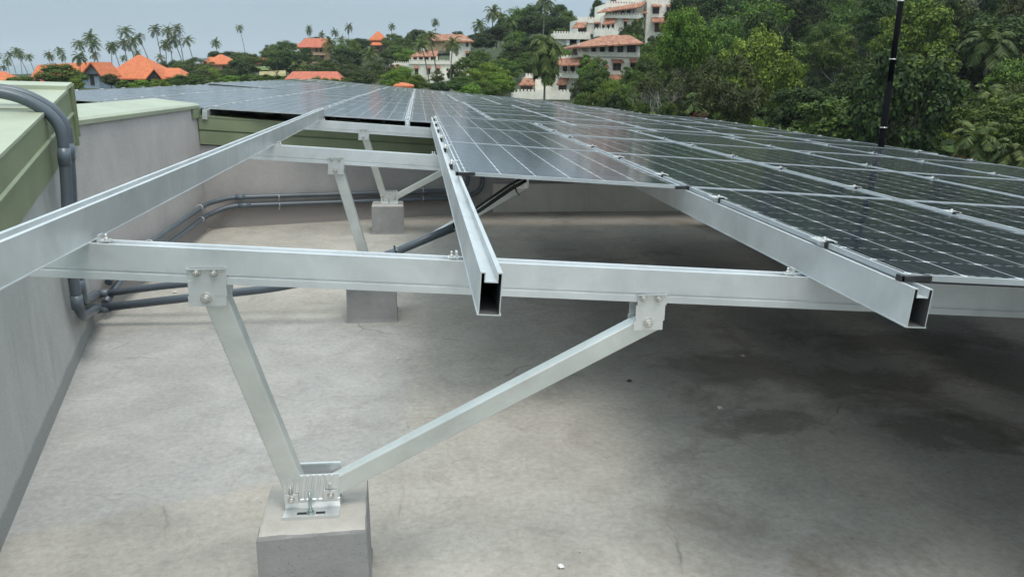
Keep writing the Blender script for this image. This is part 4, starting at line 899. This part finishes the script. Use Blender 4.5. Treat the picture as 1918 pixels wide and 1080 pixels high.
# ------------------------------------------------------------------ vegetation
def leaf_quad(m, p, nrm, s, r, mat=0, asp=1.5):
    nrm = nrm.normalized(); a = nrm.orthogonal().normalized(); b = nrm.cross(a); th = r.uniform(0, 6.28)
    u_ = a * cos(th) + b * sin(th); w_ = nrm.cross(u_)
    u_ = u_ * s * asp * .5; w_ = w_ * s * .5; o = len(m.v)
    m.v += [tuple(p - u_), tuple(p - w_ + nrm * s * .12), tuple(p + u_), tuple(p + w_ + nrm * s * .12)]
    m.face([o, o + 1, o + 2, o + 3], mat)
def crown_mesh(m, r, R, zb, zt, nclump, nleaf, ls, flat=0.0, hole=.0):
    cz = (zb + zt) / 2; hz = (zt - zb) / 2
    for c in range(nclump):
        u_ = r.uniform(-1, 1); ph = r.uniform(0, 6.283); rad = r.uniform(.45, 1.0) ** .6
        q = sqrt(max(0, 1 - u_ * u_)); cr = R * r.uniform(.12, .30)
        lob = 1 + .22 * sin(3 * ph + zt)
        p = Vector((cos(ph) * q * (R - cr * .6) * rad * lob, sin(ph) * q * (R - cr * .6) * rad * lob, cz + u_ * (hz - cr * .4) * rad))
        if flat and u_ < 0: p.z = cz + (p.z - cz) * (1 - flat)
        for k in range(nleaf):
            v = Vector((r.gauss(0, 1), r.gauss(0, 1), r.gauss(.25, .9))).normalized(); rr = cr * r.uniform(.55, 1.08)
            pp = p + Vector((v.x * rr, v.y * rr, v.z * rr * .75))
            leaf_quad(m, pp, v + Vector((r.uniform(-.7, .7), r.uniform(-.7, .7), r.uniform(-.1, 1.0))), ls * r.uniform(.6, 1.3), r)
def branches(m, r, p, d, L, rad, depth, spread=.6, up_=.15, ends=None):
    n = 3; path = [p]; dd = d.normalized()
    for i in range(n):
        dd = (dd + Vector((r.uniform(-.2, .2), r.uniform(-.2, .2), r.uniform(-.05, .12)))).normalized(); path.append(path[-1] + dd * L / n)
    m.tube(path, rad, 6 if depth > 1 else 4, caps=False, r2=rad * .62)
    if ends is not None and depth <= 1: ends.append(path[-1])
    if depth <= 0: return
    for k in range(r.choice((2, 3, 3))):
        v = Vector((r.uniform(-1, 1), r.uniform(-1, 1), r.uniform(-.3, .8))).normalized(); nd = (dd + v * spread + Vector((0, 0, up_))).normalized()
        branches(m, r, path[-1 if k else -2], nd, L * r.uniform(.62, .85), rad * .58, depth - 1, spread, up_, ends)
def tree_proto(name, seed, H, R, zb, ncl, nlf, ls, leafmat, bark, depth=3, trad=.16, flat=.3):
    r = random.Random(seed); e = empty(name); m = MB()
    m.tube([(0, 0, -11), (0, 0, -.5), (r.uniform(-.1, .1), .05, H * .2), (r.uniform(-.2, .2), r.uniform(-.2, .2), zb + .3)], trad, 8, r2=trad * .6, caps=False)
    for k in range(4): branches(m, r, Vector((0, 0, zb * .85 + k * .25)), Vector((cos(k * 1.7 + seed), sin(k * 1.7 + seed), 1.1)), (H - zb) * .33, trad * .5, depth - 1)
    t = m.build("trunk", bark, e, fix=False); m = MB(); crown_mesh(m, r, R, zb, H, ncl, nlf, ls, flat); c = m.build("crown", leafmat, e, fix=False)
    CH[e.name] = [t, c]; return dict(o=e, H=H, W=2 * R, used=False, name=name)
def frond(m, r, base, az, el, L, wid, droop, nseg=9, nleaf=15):
    d = Vector((cos(az) * cos(el), sin(az) * cos(el), sin(el))); path = [base]; p = base.copy(); dd = d.copy()
    for i in range(nseg):
        dd = (dd + Vector((0, 0, -droop * (i + 1) / nseg * .42))).normalized(); p = p + dd * L / nseg; path.append(p.copy())
    m.tube(path, .035, 4, caps=False, r2=.008)
    for k in range(nleaf):
        f = .14 + .86 * k / nleaf; x = f * nseg; i = min(nseg - 1, int(x)); q = path[i].lerp(path[i + 1], x - i); t = (path[i + 1] - path[i]).normalized()
        side = t.cross(Vector((0, 0, 1)));
        if side.length < .05: side = Vector((-sin(az), cos(az), 0))
        side.normalize(); upn = side.cross(t); ll = wid * (sin(pi * min(1, f * .9 + .1)) ** .6) * r.uniform(.8, 1.1)
        for sg in (-1, 1):
            tip = q + side * sg * ll * .82 + t * ll * .45 - Vector((0, 0, 1)) * ll * r.uniform(.25, .65) + upn * .05
            w_ = t * L * .030; o = len(m.v); m.v += [tuple(q - w_), tuple(q + w_), tuple(tip + w_ * .35), tuple(tip - w_ * .35)]; m.face([o, o + 1, o + 2, o + 3])
def palm_proto(name, seed, H, R, nf=20, lean=(.0, .0), droop=1.0, skirt=0, trad=.15, leaf=None, wid=.75, nleaf=15):
    r = random.Random(seed); e = empty(name); m = MB(); P = []
    for i in range(9): f = i / 8; P.append(Vector((lean[0] * f * f * H, lean[1] * f * f * H, -1.5 + (H + 1.5) * f)))
    m.tube(P, trad * 1.25, 8, r2=trad * .75); t = m.build("trunk", M['palmt'], e, fix=False)
    m = MB(); top = P[-1]
    for k in range(nf):
        f = k / nf; el = 1.25 - 1.75 * f + r.uniform(-.15, .15); frond(m, r, top + Vector((0, 0, .1)), k * 2.4 + r.uniform(-.25, .25), el, R * r.uniform(.85, 1.1), wid * R / 3, droop * r.uniform(.8, 1.25), nleaf=nleaf)
    for k in range(skirt): frond(m, r, top + Vector((0, 0, -.2)), k * 2.1 + r.uniform(-.3, .3), -.55 + r.uniform(-.4, .2), R * r.uniform(.8, 1.05), wid * R / 3, 1.6, nleaf=nleaf)
    for k in range(6): a = k * 1.05; o = Vector((cos(a) * .22, sin(a) * .22, -.25)); m.add([top + o + Vector(v) * .16 for v in ((1, 0, 0), (0, 1, 0), (-1, 0, 0), (0, -1, 0), (0, 0, 1), (0, 0, -1))], [(0, 1, 4), (1, 2, 4), (2, 3, 4), (3, 0, 4), (1, 0, 5), (2, 1, 5), (3, 2, 5), (0, 3, 5)])
    c = m.build("crown", leaf or M['leafp'], e, fix=False); CH[e.name] = [t, c]
    return dict(o=e, H=H, W=2 * R, used=False, name=name, lean=lean)
def bare_proto(name, seed, H, leaves, leafmat):
    r = random.Random(seed); e = empty(name); m = MB(); ends = []
    m.tube([(0, 0, -8), (0, 0, -.3), (.1, 0, H * .14), (.05, .1, H * .28)], .26, 8, r2=.2, caps=False)
    for k in range(5): a = k * 1.26 + seed; branches(m, r, Vector((.05, .08, H * .26)), Vector((cos(a) * .8, sin(a) * .8, 1.0)), H * .24, .13, 4, .75, .2, ends)
    t = m.build("trunk", M['pale'], e, fix=False); m = MB()
    for q in ends:
        for k in range(leaves): v = Vector((r.gauss(0, 1), r.gauss(0, 1), r.gauss(0, 1))); leaf_quad(m, q + v * .25, v, .22, r)
    c = m.build("crown", leafmat, e, fix=False); CH[e.name] = [t, c]
    return dict(o=e, H=H, W=H * 1.0, used=False, name=name)

T = dict(
    d1=tree_proto("broad_tree", 1, 10, 4.2, 2.2, 93, 166, 0.207, M['leafd'], M['bark']),
    d2=tree_proto("broad_tree", 2, 11, 3.8, 2.5, 84, 166, 0.187, M['leafd'], M['bark']),
    m1=tree_proto("broad_tree", 3, 9, 4.0, 1.8, 93, 166, 0.187, M['leafm'], M['bark']),
    m2=tree_proto("broad_tree", 4, 10, 3.6, 2.6, 67, 153, 0.197, M['leafm'], M['pale']),
    y1=tree_proto("broad_tree", 5, 7, 4.2, 1.2, 93, 166, 0.167, M['leafy'], M['bark']),
    y2=tree_proto("broad_tree", 6, 9, 3.4, 2.2, 67, 166, 0.177, M['leafy'], M['pale']),
    o1=tree_proto("broad_tree", 7, 9, 4.0, 2.0, 72, 140, 0.177, M['leafo'], M['pale']),
    o2=tree_proto("broad_tree", 8, 8, 3.4, 1.4, 81, 140, 0.167, M['leafo'], M['bark']),
    b1=tree_proto("round_shrub", 9, 4, 2.6, .2, 60, 153, 0.148, M['leafm'], M['bark'], 2, .08, .0),
    b2=tree_proto("round_shrub", 10, 4, 2.6, .2, 60, 153, 0.148, M['leafy'], M['bark'], 2, .08, .0),
    b3=tree_proto("round_shrub", 11, 4, 2.6, .2, 60, 153, 0.148, M['leafd'], M['bark'], 2, .08, .0),
    r1=tree_proto("red_shrub", 12, 4, 2.2, .5, 31, 115, 0.148, M['leafr'], M['bark'], 2, .08, .0),
    s1=tree_proto("slender_tree", 13, 17, 3.0, 10.5, 52, 140, 0.197, M['leafy'], M['pale'], 3, .17, .2),
    s2=tree_proto("slender_tree", 14, 19, 2.6, 13.5, 40, 140, 0.197, M['leafm'], M['pale'], 3, .16, .2),
    p1=palm_proto("coconut_palm", 15, 13, 3.3, 20, (-.05, 0), 1.0),
    p2=palm_proto("coconut_palm", 16, 14, 3.2, 18, (-.16, .02), .9),
    p3=palm_proto("coconut_palm", 17, 12, 3.4, 22, (.06, .03), 1.25),
    p6=palm_proto("coconut_palm", 31, 15, 3.2, 17, (-.24, -.05), 1.1),
    p4=palm_proto("coconut_palm", 18, 9, 4.2, 22, (.03, 0), 1.5, 16, .17, None, .9, 20),
    p5=palm_proto("young_palm", 19, 2.5, 4.6, 20, (.0, 0), 1.2, 0, .2, None, .9, 26),
    n1=bare_proto("bare_tree", 20, 8, 5, M['leafo']), n2=bare_proto("bare_tree", 21, 7, 1, M['leafo']),
)
KW = dict(d1="dark bushy tree", d2="tall dark tree", m1="mid-green bushy tree", m2="green tree with a pale trunk", y1="low spreading yellow-green tree", y2="bright yellow-green tree", o1="thin olive tree with pale branches", o2="small olive tree",
          b1="round green shrub", b2="round yellow-green shrub", b3="round dark shrub", r1="shrub with reddish leaves", s1="slender pale-trunked tree with a small yellow-green top", s2="very tall thin pale-trunked tree",
          p1="coconut palm", p2="leaning coconut palm", p3="drooping coconut palm", p6="strongly leaning coconut palm", p4="big shaggy palm with hanging old fronds", p5="low young palm with long arching fronds", n1="grey many-branched tree with few leaves", n2="bare grey tree")
def zone(px, py):
    if px < 60: h = "at the left edge behind the steep roof"
    elif px < 130: h = "over the long orange house"
    elif px < 190: h = "by the blue gable"
    elif px < 245: h = "left of the pyramid roof"
    elif px < 300: h = "over the pyramid roof"
    elif px < 375: h = "right of the pyramid roof"
    elif px < 445: h = "by the small peach house"
    elif px < 510: h = "by the house on the lawn"
    elif px < 550: h = "left of the two-storey peach house"
    elif px < 620: h = "by the two-storey peach house"
    elif px < 680: h = "between the two peach houses"
    elif px < 735: h = "by the house with the two-tier roof"
    elif px < 800: h = "by the villa's low end"
    elif px < 850: h = "in front of the villa"
    elif px < 900: h = "beside the villa's tower"
    elif px < 960: h = "between villa and hotel"
    elif px < 1030: h = "left of the hotel terraces"
    elif px < 1090: h = "at the hotel's left corner"
    elif px < 1150: h = "before the open gallery"
    elif px < 1210: h = "before the hotel's plain facade"
    elif px < 1280: h = "right beside the hotel"
    elif px < 1340: h = "by the bare grey trees"
    elif px < 1400: h = "well left of the black pole"
    elif px < 1460: h = "left of the dark hollow"
    elif px < 1530: h = "at the dark hollow"
    elif px < 1590: h = "above the small lawn"
    elif px < 1650: h = "just left of the black pole"
    elif px < 1710: h = "just right of the black pole"
    elif px < 1770: h = "right of the black pole"
    elif px < 1830: h = "beyond the pole, towards the edge"
    else: h = "by the photo's right edge"
    if px < 730: v = ""
    else: v = ["high up, ", "halfway up, ", "low down, "][0 if py < 60 else (1 if py < 150 else 2)]
    return v + h
rt = random.Random(77); LABS = {}
def plant(kind, px, ytop, wpx, d, rz=None, base=None, lean=None, lab=None, maxs=1.6):
    p = T[kind]; g = at(px, ytop, d); x, y = g.x, g.y
    tz = terrain(x, y); W = wpx / FPX * d; sx = W / p['W']; Hh = g.z - tz
    if Hh < 1.0: return None
    sz = Hh / p['H']
    if kind[0] == 'p' and kind != 'p5':                          # palms keep the crown's shape: scale by width, sink or raise the foot
        topn = (p['H'] + 1.6)
        sz = sx; z0 = g.z - topn * sx
        if z0 > tz + .3: sz = (g.z - tz) / topn; z0 = tz
    elif kind == 'p5': sz = sx; z0 = g.z - 4.4 * sx
    else:
        sz2 = max(.55 * sx, min(sz, maxs * sx)); z0 = g.z - p['H'] * sz2; sz = sz2
    o = p['o'] if not p['used'] else copy_tree(p['o'], ch=CH[p['name']] if False else None)
    p['used'] = True
    o.rotation_euler = (0, 0, rt.uniform(0, 6.28) if rz is None else rz); o.location = (x, y, z0); o.scale = (sx, sx, sz)
    L = lab or f"{KW[kind]} {zone(px, ytop + wpx * .3)}"; LABS.setdefault(L, []).append(o)
    tag(o, L, "palm" if 'palm' in p['name'] else ("shrub" if 'shrub' in p['name'] else "tree"), None)
    return o
def copy_tree(o, parent=None, ch=None):
    c = o.copy(); COL.objects.link(c)
    if parent: c.parent = parent
    src = o.name.split('.')[0]
    for k in (CH.get(o.name) or KIDS.get(o.name) or []): copy_tree(k, c)
    return c
KIDS = {}
for o_ in bpy.data.objects:
    if o_.parent: KIDS.setdefault(o_.parent.name, []).append(o_)

# far palms by the sea: photo column, row of the crown's top, crown width, distance
for i, (px, yt, w, d) in enumerate([(0, 100, 22, 320), (15, 112, 20, 320), (26, 99, 22, 330), (34, 97, 18, 345), (50, 92, 26, 310), (63, 103, 20, 330), (92, 99, 22, 320), (103, 105, 18, 330), (114, 104, 17, 330), (127, 91, 24, 300),
        (162, 77, 32, 240), (171, 64, 30, 245), (181, 76, 34, 240), (204, 84, 26, 270), (194, 99, 22, 280), (222, 80, 28, 260), (235, 75, 28, 255), (249, 52, 30, 250), (244, 72, 26, 258), (279, 65, 30, 250), (297, 49, 28, 255), (317, 52, 28, 250), (338, 48, 26, 255),
        (306, 78, 26, 260), (343, 68, 28, 255), (362, 70, 26, 255), (406, 77, 22, 290), (456, 49, 17, 330), (254, 97, 16, 300), (310, 104, 18, 270), (234, 106, 16, 290), (8, 124, 16, 330)]):
    plant(['p2', 'p1', 'p2', 'p3', 'p6'][i % 5], px, yt - 2, w * rt.uniform(1.02, 1.3), d, rz=rt.uniform(-.8, .8))
plant('p3', 144, 99, 36, 132); plant('p3', 576, 49, 18, 300); plant('p1', 604, 61, 18, 290); plant('p1', 626, 56, 22, 250); plant('p3', 651, 45, 21, 290); plant('p1', 732, 45, 19, 330); plant('p3', 815, 37, 22, 260); plant('p1', 641, 68, 24, 235)
plant('p3', 622, 72, 46, 165); plant('p4', 560, 118, 46, 120); plant('p3', 687, 92, 44, 150); plant('p2', 822, 58, 50, 138, rz=.2); plant('p2', 806, 74, 46, 134, rz=-.1); plant('p3', 842, 72, 48, 136)
plant('p3', 893, 38, 40, 190); plant('p3', 921, 14, 46, 185); plant('p1', 937, 22, 40, 195); plant('p3', 1018, -10, 56, 150); plant('p3', 962, 32, 40, 140)
plant('p4', 1022, 72, 96, 74, lab="big shaggy coconut palm drooping in front of the hotel's lowest terrace")
plant('p5', 1318, 172, 110, 62); plant('p5', 1478, 108, 80, 82); plant('p3', 1885, 120, 110, 60); plant('p5', 1862, 168, 120, 50); plant('p5', 1835, 238, 120, 38); plant('p4', 1925, 25, 110, 70); plant('p5', 1905, 268, 110, 36); plant('p3', 1640, -6, 90, 105); plant('p3', 1552, 6, 60, 120); plant('p5', 1770, 150, 70, 66); plant('p4', 1800, 92, 70, 78)
# left and middle greenery
for k, px, yt, w, d in [('b1', 38, 141, 60, 112), ('m1', 112, 118, 84, 118), ('b2', 140, 146, 30, 112), ('o2', 206, 138, 34, 112), ('b2', 232, 150, 30, 108), ('b2', 262, 149, 40, 104), ('b2', 295, 148, 46, 104), ('b1', 322, 146, 34, 106),
        ('b3', 300, 113, 36, 230), ('b3', 322, 112, 40, 225), ('m1', 345, 112, 60, 190), ('o1', 366, 106, 58, 170), ('m2', 384, 120, 44, 160), ('b1', 352, 137, 60, 128), ('o2', 378, 130, 50, 135), ('b2', 402, 128, 44, 140), ('b1', 395, 144, 60, 118), ('b2', 430, 141, 50, 118), ('o2', 425, 128, 40, 140),
        ('d1', 404, 96, 40, 225), ('d2', 428, 94, 46, 225), ('m1', 452, 97, 50, 220), ('m1', 472, 100, 40, 210), ('d1', 447, 112, 64, 155), ('b1', 468, 138, 60, 120), ('b2', 497, 139, 40, 122), ('b1', 520, 140, 44, 120),
        ('m1', 510, 82, 44, 228), ('m1', 533, 75, 54, 200), ('m1', 516, 92, 60, 178), ('d1', 540, 96, 60, 172), ('m1', 525, 84, 40, 215), ('d1', 578, 71, 30, 240), ('d1', 590, 69, 26, 245), ('d2', 574, 86, 24, 190), ('o1', 592, 104, 50, 150), ('m2', 608, 112, 50, 138), ('o1', 635, 100, 50, 150), ('o2', 590, 122, 46, 128), ('b1', 600, 143, 44, 98), ('b1', 640, 144, 50, 98),
        ('m1', 655, 72, 50, 210), ('d1', 675, 72, 44, 215), ('m1', 640, 84, 40, 200), ('d1', 655, 92, 56, 165), ('o1', 655, 118, 56, 125), ('o1', 700, 116, 60, 120), ('o2', 680, 130, 60, 108), ('o1', 722, 108, 60, 128), ('d2', 675, 70, 34, 230), ('m1', 735, 62, 44, 232), ('m1', 752, 70, 50, 200), ('m1', 742, 84, 64, 180), ('y1', 762, 92, 50, 172),
        ('m1', 770, 60, 30, 235), ('d1', 783, 55, 38, 225), ('m1', 793, 64, 34, 215), ('d2', 800, 60, 30, 220), ('d1', 880, 66, 30, 215), ('d2', 858, 57, 24, 230), ('y1', 754, 124, 64, 104), ('y1', 738, 132, 50, 102), ('y1', 782, 141, 44, 100), ('b1', 735, 148, 40, 92), ('o1', 818, 130, 26, 118), ('b3', 822, 152, 40, 100), ('b1', 852, 118, 30, 138),
        ('d1', 906, 62, 60, 178), ('d1', 930, 48, 60, 180), ('m1', 948, 30, 56, 185), ('m1', 895, 92, 56, 140), ('m2', 872, 106, 44, 128), ('y2', 880, 128, 50, 108), ('m1', 862, 142, 60, 98), ('y1', 912, 118, 80, 104), ('m1', 940, 108, 70, 108), ('y1', 938, 138, 70, 92), ('m1', 900, 150, 70, 86), ('b2', 880, 158, 60, 82),
        ('m1', 975, 12, 60, 190), ('m1', 1000, 6, 56, 190), ('d1', 990, 30, 70, 170), ('d1', 1045, 8, 50, 185), ('m1', 1064, 18, 44, 180), ('m1', 1080, 34, 40, 175), ('d1', 1030, 30, 70, 165), ('m1', 970, 56, 60, 150), ('d1', 1000, 70, 60, 140), ('m2', 1010, 62, 50, 145), ('m1', 1050, 52, 46, 150), ('d1', 965, 84, 60, 125), ('m1', 990, 96, 56, 116), ('d2', 950, 96, 44, 122), ('m1', 1018, 92, 50, 118),
        ('b1', 1058, 90, 50, 116), ('b1', 1080, 92, 36, 114), ('d1', 1122, 0, 40, 150), ('d2', 1105, 30, 26, 160), ('m1', 1046, 108, 26, 110),
        ('m2', 1108, 98, 60, 90), ('m1', 1122, 128, 70, 84), ('y1', 1150, 150, 70, 78), ('m2', 1098, 138, 40, 86), ('m1', 1175, 158, 60, 76), ('m2', 1185, 122, 60, 86), ('y2', 1195, 132, 50, 82), ('b1', 1120, 166, 60, 72), ('b3', 1155, 172, 60, 70), ('b1', 1090, 172, 30, 76), ('o1', 1085, 148, 36, 84),
        ('d1', 1175, 46, 40, 116), ('m1', 1192, 62, 56, 108), ('m2', 1196, 30, 32, 116), ('m1', 1170, 60, 50, 110), ('d2', 1228, 62, 40, 105), ('m1', 1222, 76, 60, 98), ('m1', 1215, 96, 60, 90), ('d1', 1210, 112, 60, 84), ('m1', 1245, 90, 60, 94), ('d1', 1278, -12, 60, 118), ('d2', 1285, 14, 60, 110), ('d1', 1270, 50, 50, 104)]:
    plant(k, px, yt, w, d)
plant('n1', 1236, 122, 104, 64, lab="grey many-branched tree with few leaves, just above the panels right of the hotel"); plant('n2', 1292, 104, 70, 80); plant('n2', 1205, 150, 60, 66); plant('n1', 1340, 140, 60, 76); plant('n2', 1262, 150, 50, 66)
# tall pale trunks on the wooded hill
for k, px, yt, w, d in [('s1', 1455, 4, 60, 95), ('s1', 1607, 88, 70, 74), ('s1', 1613, 96, 50, 76), ('s2', 1768, -30, 50, 82), ('s2', 1838, -70, 46, 80), ('s2', 1806, -40, 40, 100), ('s2', 1672, 195, 20, 48), ('s2', 1285, -20, 30, 130), ('s2', 1332, -16, 34, 120), ('y2', 1340, 190, 40, 62), ('s2', 1405, 160, 40, 70)]:
    plant(k, px, yt, w, d, maxs=2.6)
# bright low shrubs just above the panels' edge
for k, px, yt, w, d in [('y2', 1425, 92, 70, 88), ('y1', 1345, 118, 100, 84), ('y1', 1400, 128, 70, 80), ('y1', 1455, 140, 60, 78), ('b2', 1362, 190, 50, 60), ('b2', 1398, 212, 44, 55), ('b2', 1420, 222, 40, 52), ('y2', 1410, 142, 60, 72), ('y1', 1440, 150, 60, 74), ('r1', 1312, 205, 40, 58), ('o1', 1280, 168, 60, 66), ('b1', 1255, 190, 50, 62), ('b1', 1200, 188, 50, 64), ('b3', 1460, 205, 50, 60),
        ('y1', 1760, 172, 80, 58), ('y2', 1755, 70, 60, 78), ('b2', 1700, 235, 70, 48), ('b1', 1735, 232, 90, 46), ('b2', 1780, 248, 80, 44), ('r1', 1790, 282, 40, 42), ('b1', 1655, 222, 50, 52), ('m1', 1620, 190, 60, 60), ('r1', 1633, 72, 26, 95), ('r1', 1658, 62, 26, 98), ('b1', 1820, 290, 60, 40), ('y2', 1890, 190, 50, 52), ('b1', 1600, 236, 40, 56), ('m2', 1820, 175, 40, 60)]:
    plant(k, px, yt, w, d)
# the wooded hill: rows of trees, each its own, skipping the lawn and the dark hollow
kinds = ['d1', 'd2', 'm1', 'd1', 'm2', 'o1', 'm1', 'y2', 'd2', 'o2', 'y1', 'm1']
n_h = 0
for d in (210, 188, 168, 150, 136, 124, 113, 103, 94, 86, 79, 72, 66, 61, 56, 52, 48, 44):
    step = 6.0 / d * FPX
    px = (1262 if d > 70 else 1230 + (70 - d) * 9) + rt.uniform(0, step)
    while px < 2060:
        q = loc_px(px, d); gx, gy = project((q.x, q.y, terrain(q.x, q.y))); dd = d * rt.uniform(.97, 1.03)
        H = rt.uniform(6.5, 11.5) if d > 60 else rt.uniform(4, 7.5); yt = gy - H / d * FPX
        trunk_hit = any(d < td + 4 and abs(px - tx) < 13 and yt < yb and gy > ya for tx, ya, yb, td in ((1455, 45, 125, 95), (1607, 130, 215, 74), (1614, 140, 190, 76), (1764, 45, 150, 82), (1835, 0, 92, 80), (1672, 225, 275, 48), (1320, 0, 60, 120)))
        ok = not trunk_hit and -130 < yt < 330 and not (1440 < px < 1640 and 58 < d < 74)  and not (px < 1300 and yt < 60 and d > 118 and d < 140)
        if ok:
            k = rt.choice(kinds if d < 120 else kinds[:9])
            if d < 62: k = rt.choice(['m1', 'd2', 'o2', 'b1', 'm2', 'y2', 'd1', 'o1', 'p5', 'b3'])
            plant(k, px, yt, rt.uniform(4.2, 7.8) / dd * FPX, dd); n_h += 1
        px += step * rt.uniform(.75, 1.15)
ru = random.Random(9); m = MB()
for i in range(52000):
    px = ru.uniform(1180, 2080); d = 42 + 190 * ru.random() ** 1.5
    if 1440 < px < 1640 and 58 < d < 74: continue
    if px < 1285 and d > 92: continue
    q = loc_px(px, d); h_ = .2 + 1.9 * abs(sin(q.x * .45) * cos(q.y * .38)) ** .7
    leaf_quad(m, Vector((q.x, q.y, terrain_fast(q.x, q.y) + ru.uniform(.0, h_))), Vector((ru.gauss(0, .6), ru.gauss(-.4, .6), 1)), ru.uniform(.35, .75), ru)
tag(m.build("undergrowth", M['leafd'], fix=False), kind="stuff")
for L, os_ in LABS.items():
    if len(os_) > 1:
        for o in os_: o["group"] = L.replace("tree", "trees").replace("palm ", "palms ").replace("shrub ", "shrubs ")
print("hill trees", n_h, "plants", sum(len(v) for v in LABS.values()), "labels", len(LABS))

# ------------------------------------------------------------------ humid sea air
m = MB(); m.box2((-5800, -1000, -62), (5800, 7300, 130))
hz = m.build("haze", bpy.data.materials.new("humid_air")); hm = hz.data.materials[0]; hm.use_nodes = True
hn, hl = hm.node_tree.nodes, hm.node_tree.links; hn.remove(hn["Principled BSDF"])
pv = hn.new("ShaderNodeVolumePrincipled"); pv.inputs["Color"].default_value = (.88, .94, 1.0, 1); pv.inputs["Density"].default_value = .00022; pv.inputs["Anisotropy"].default_value = .2
hl.new(pv.outputs[0], hn["Material Output"].inputs["Volume"]); tag(hz, kind="stuff")
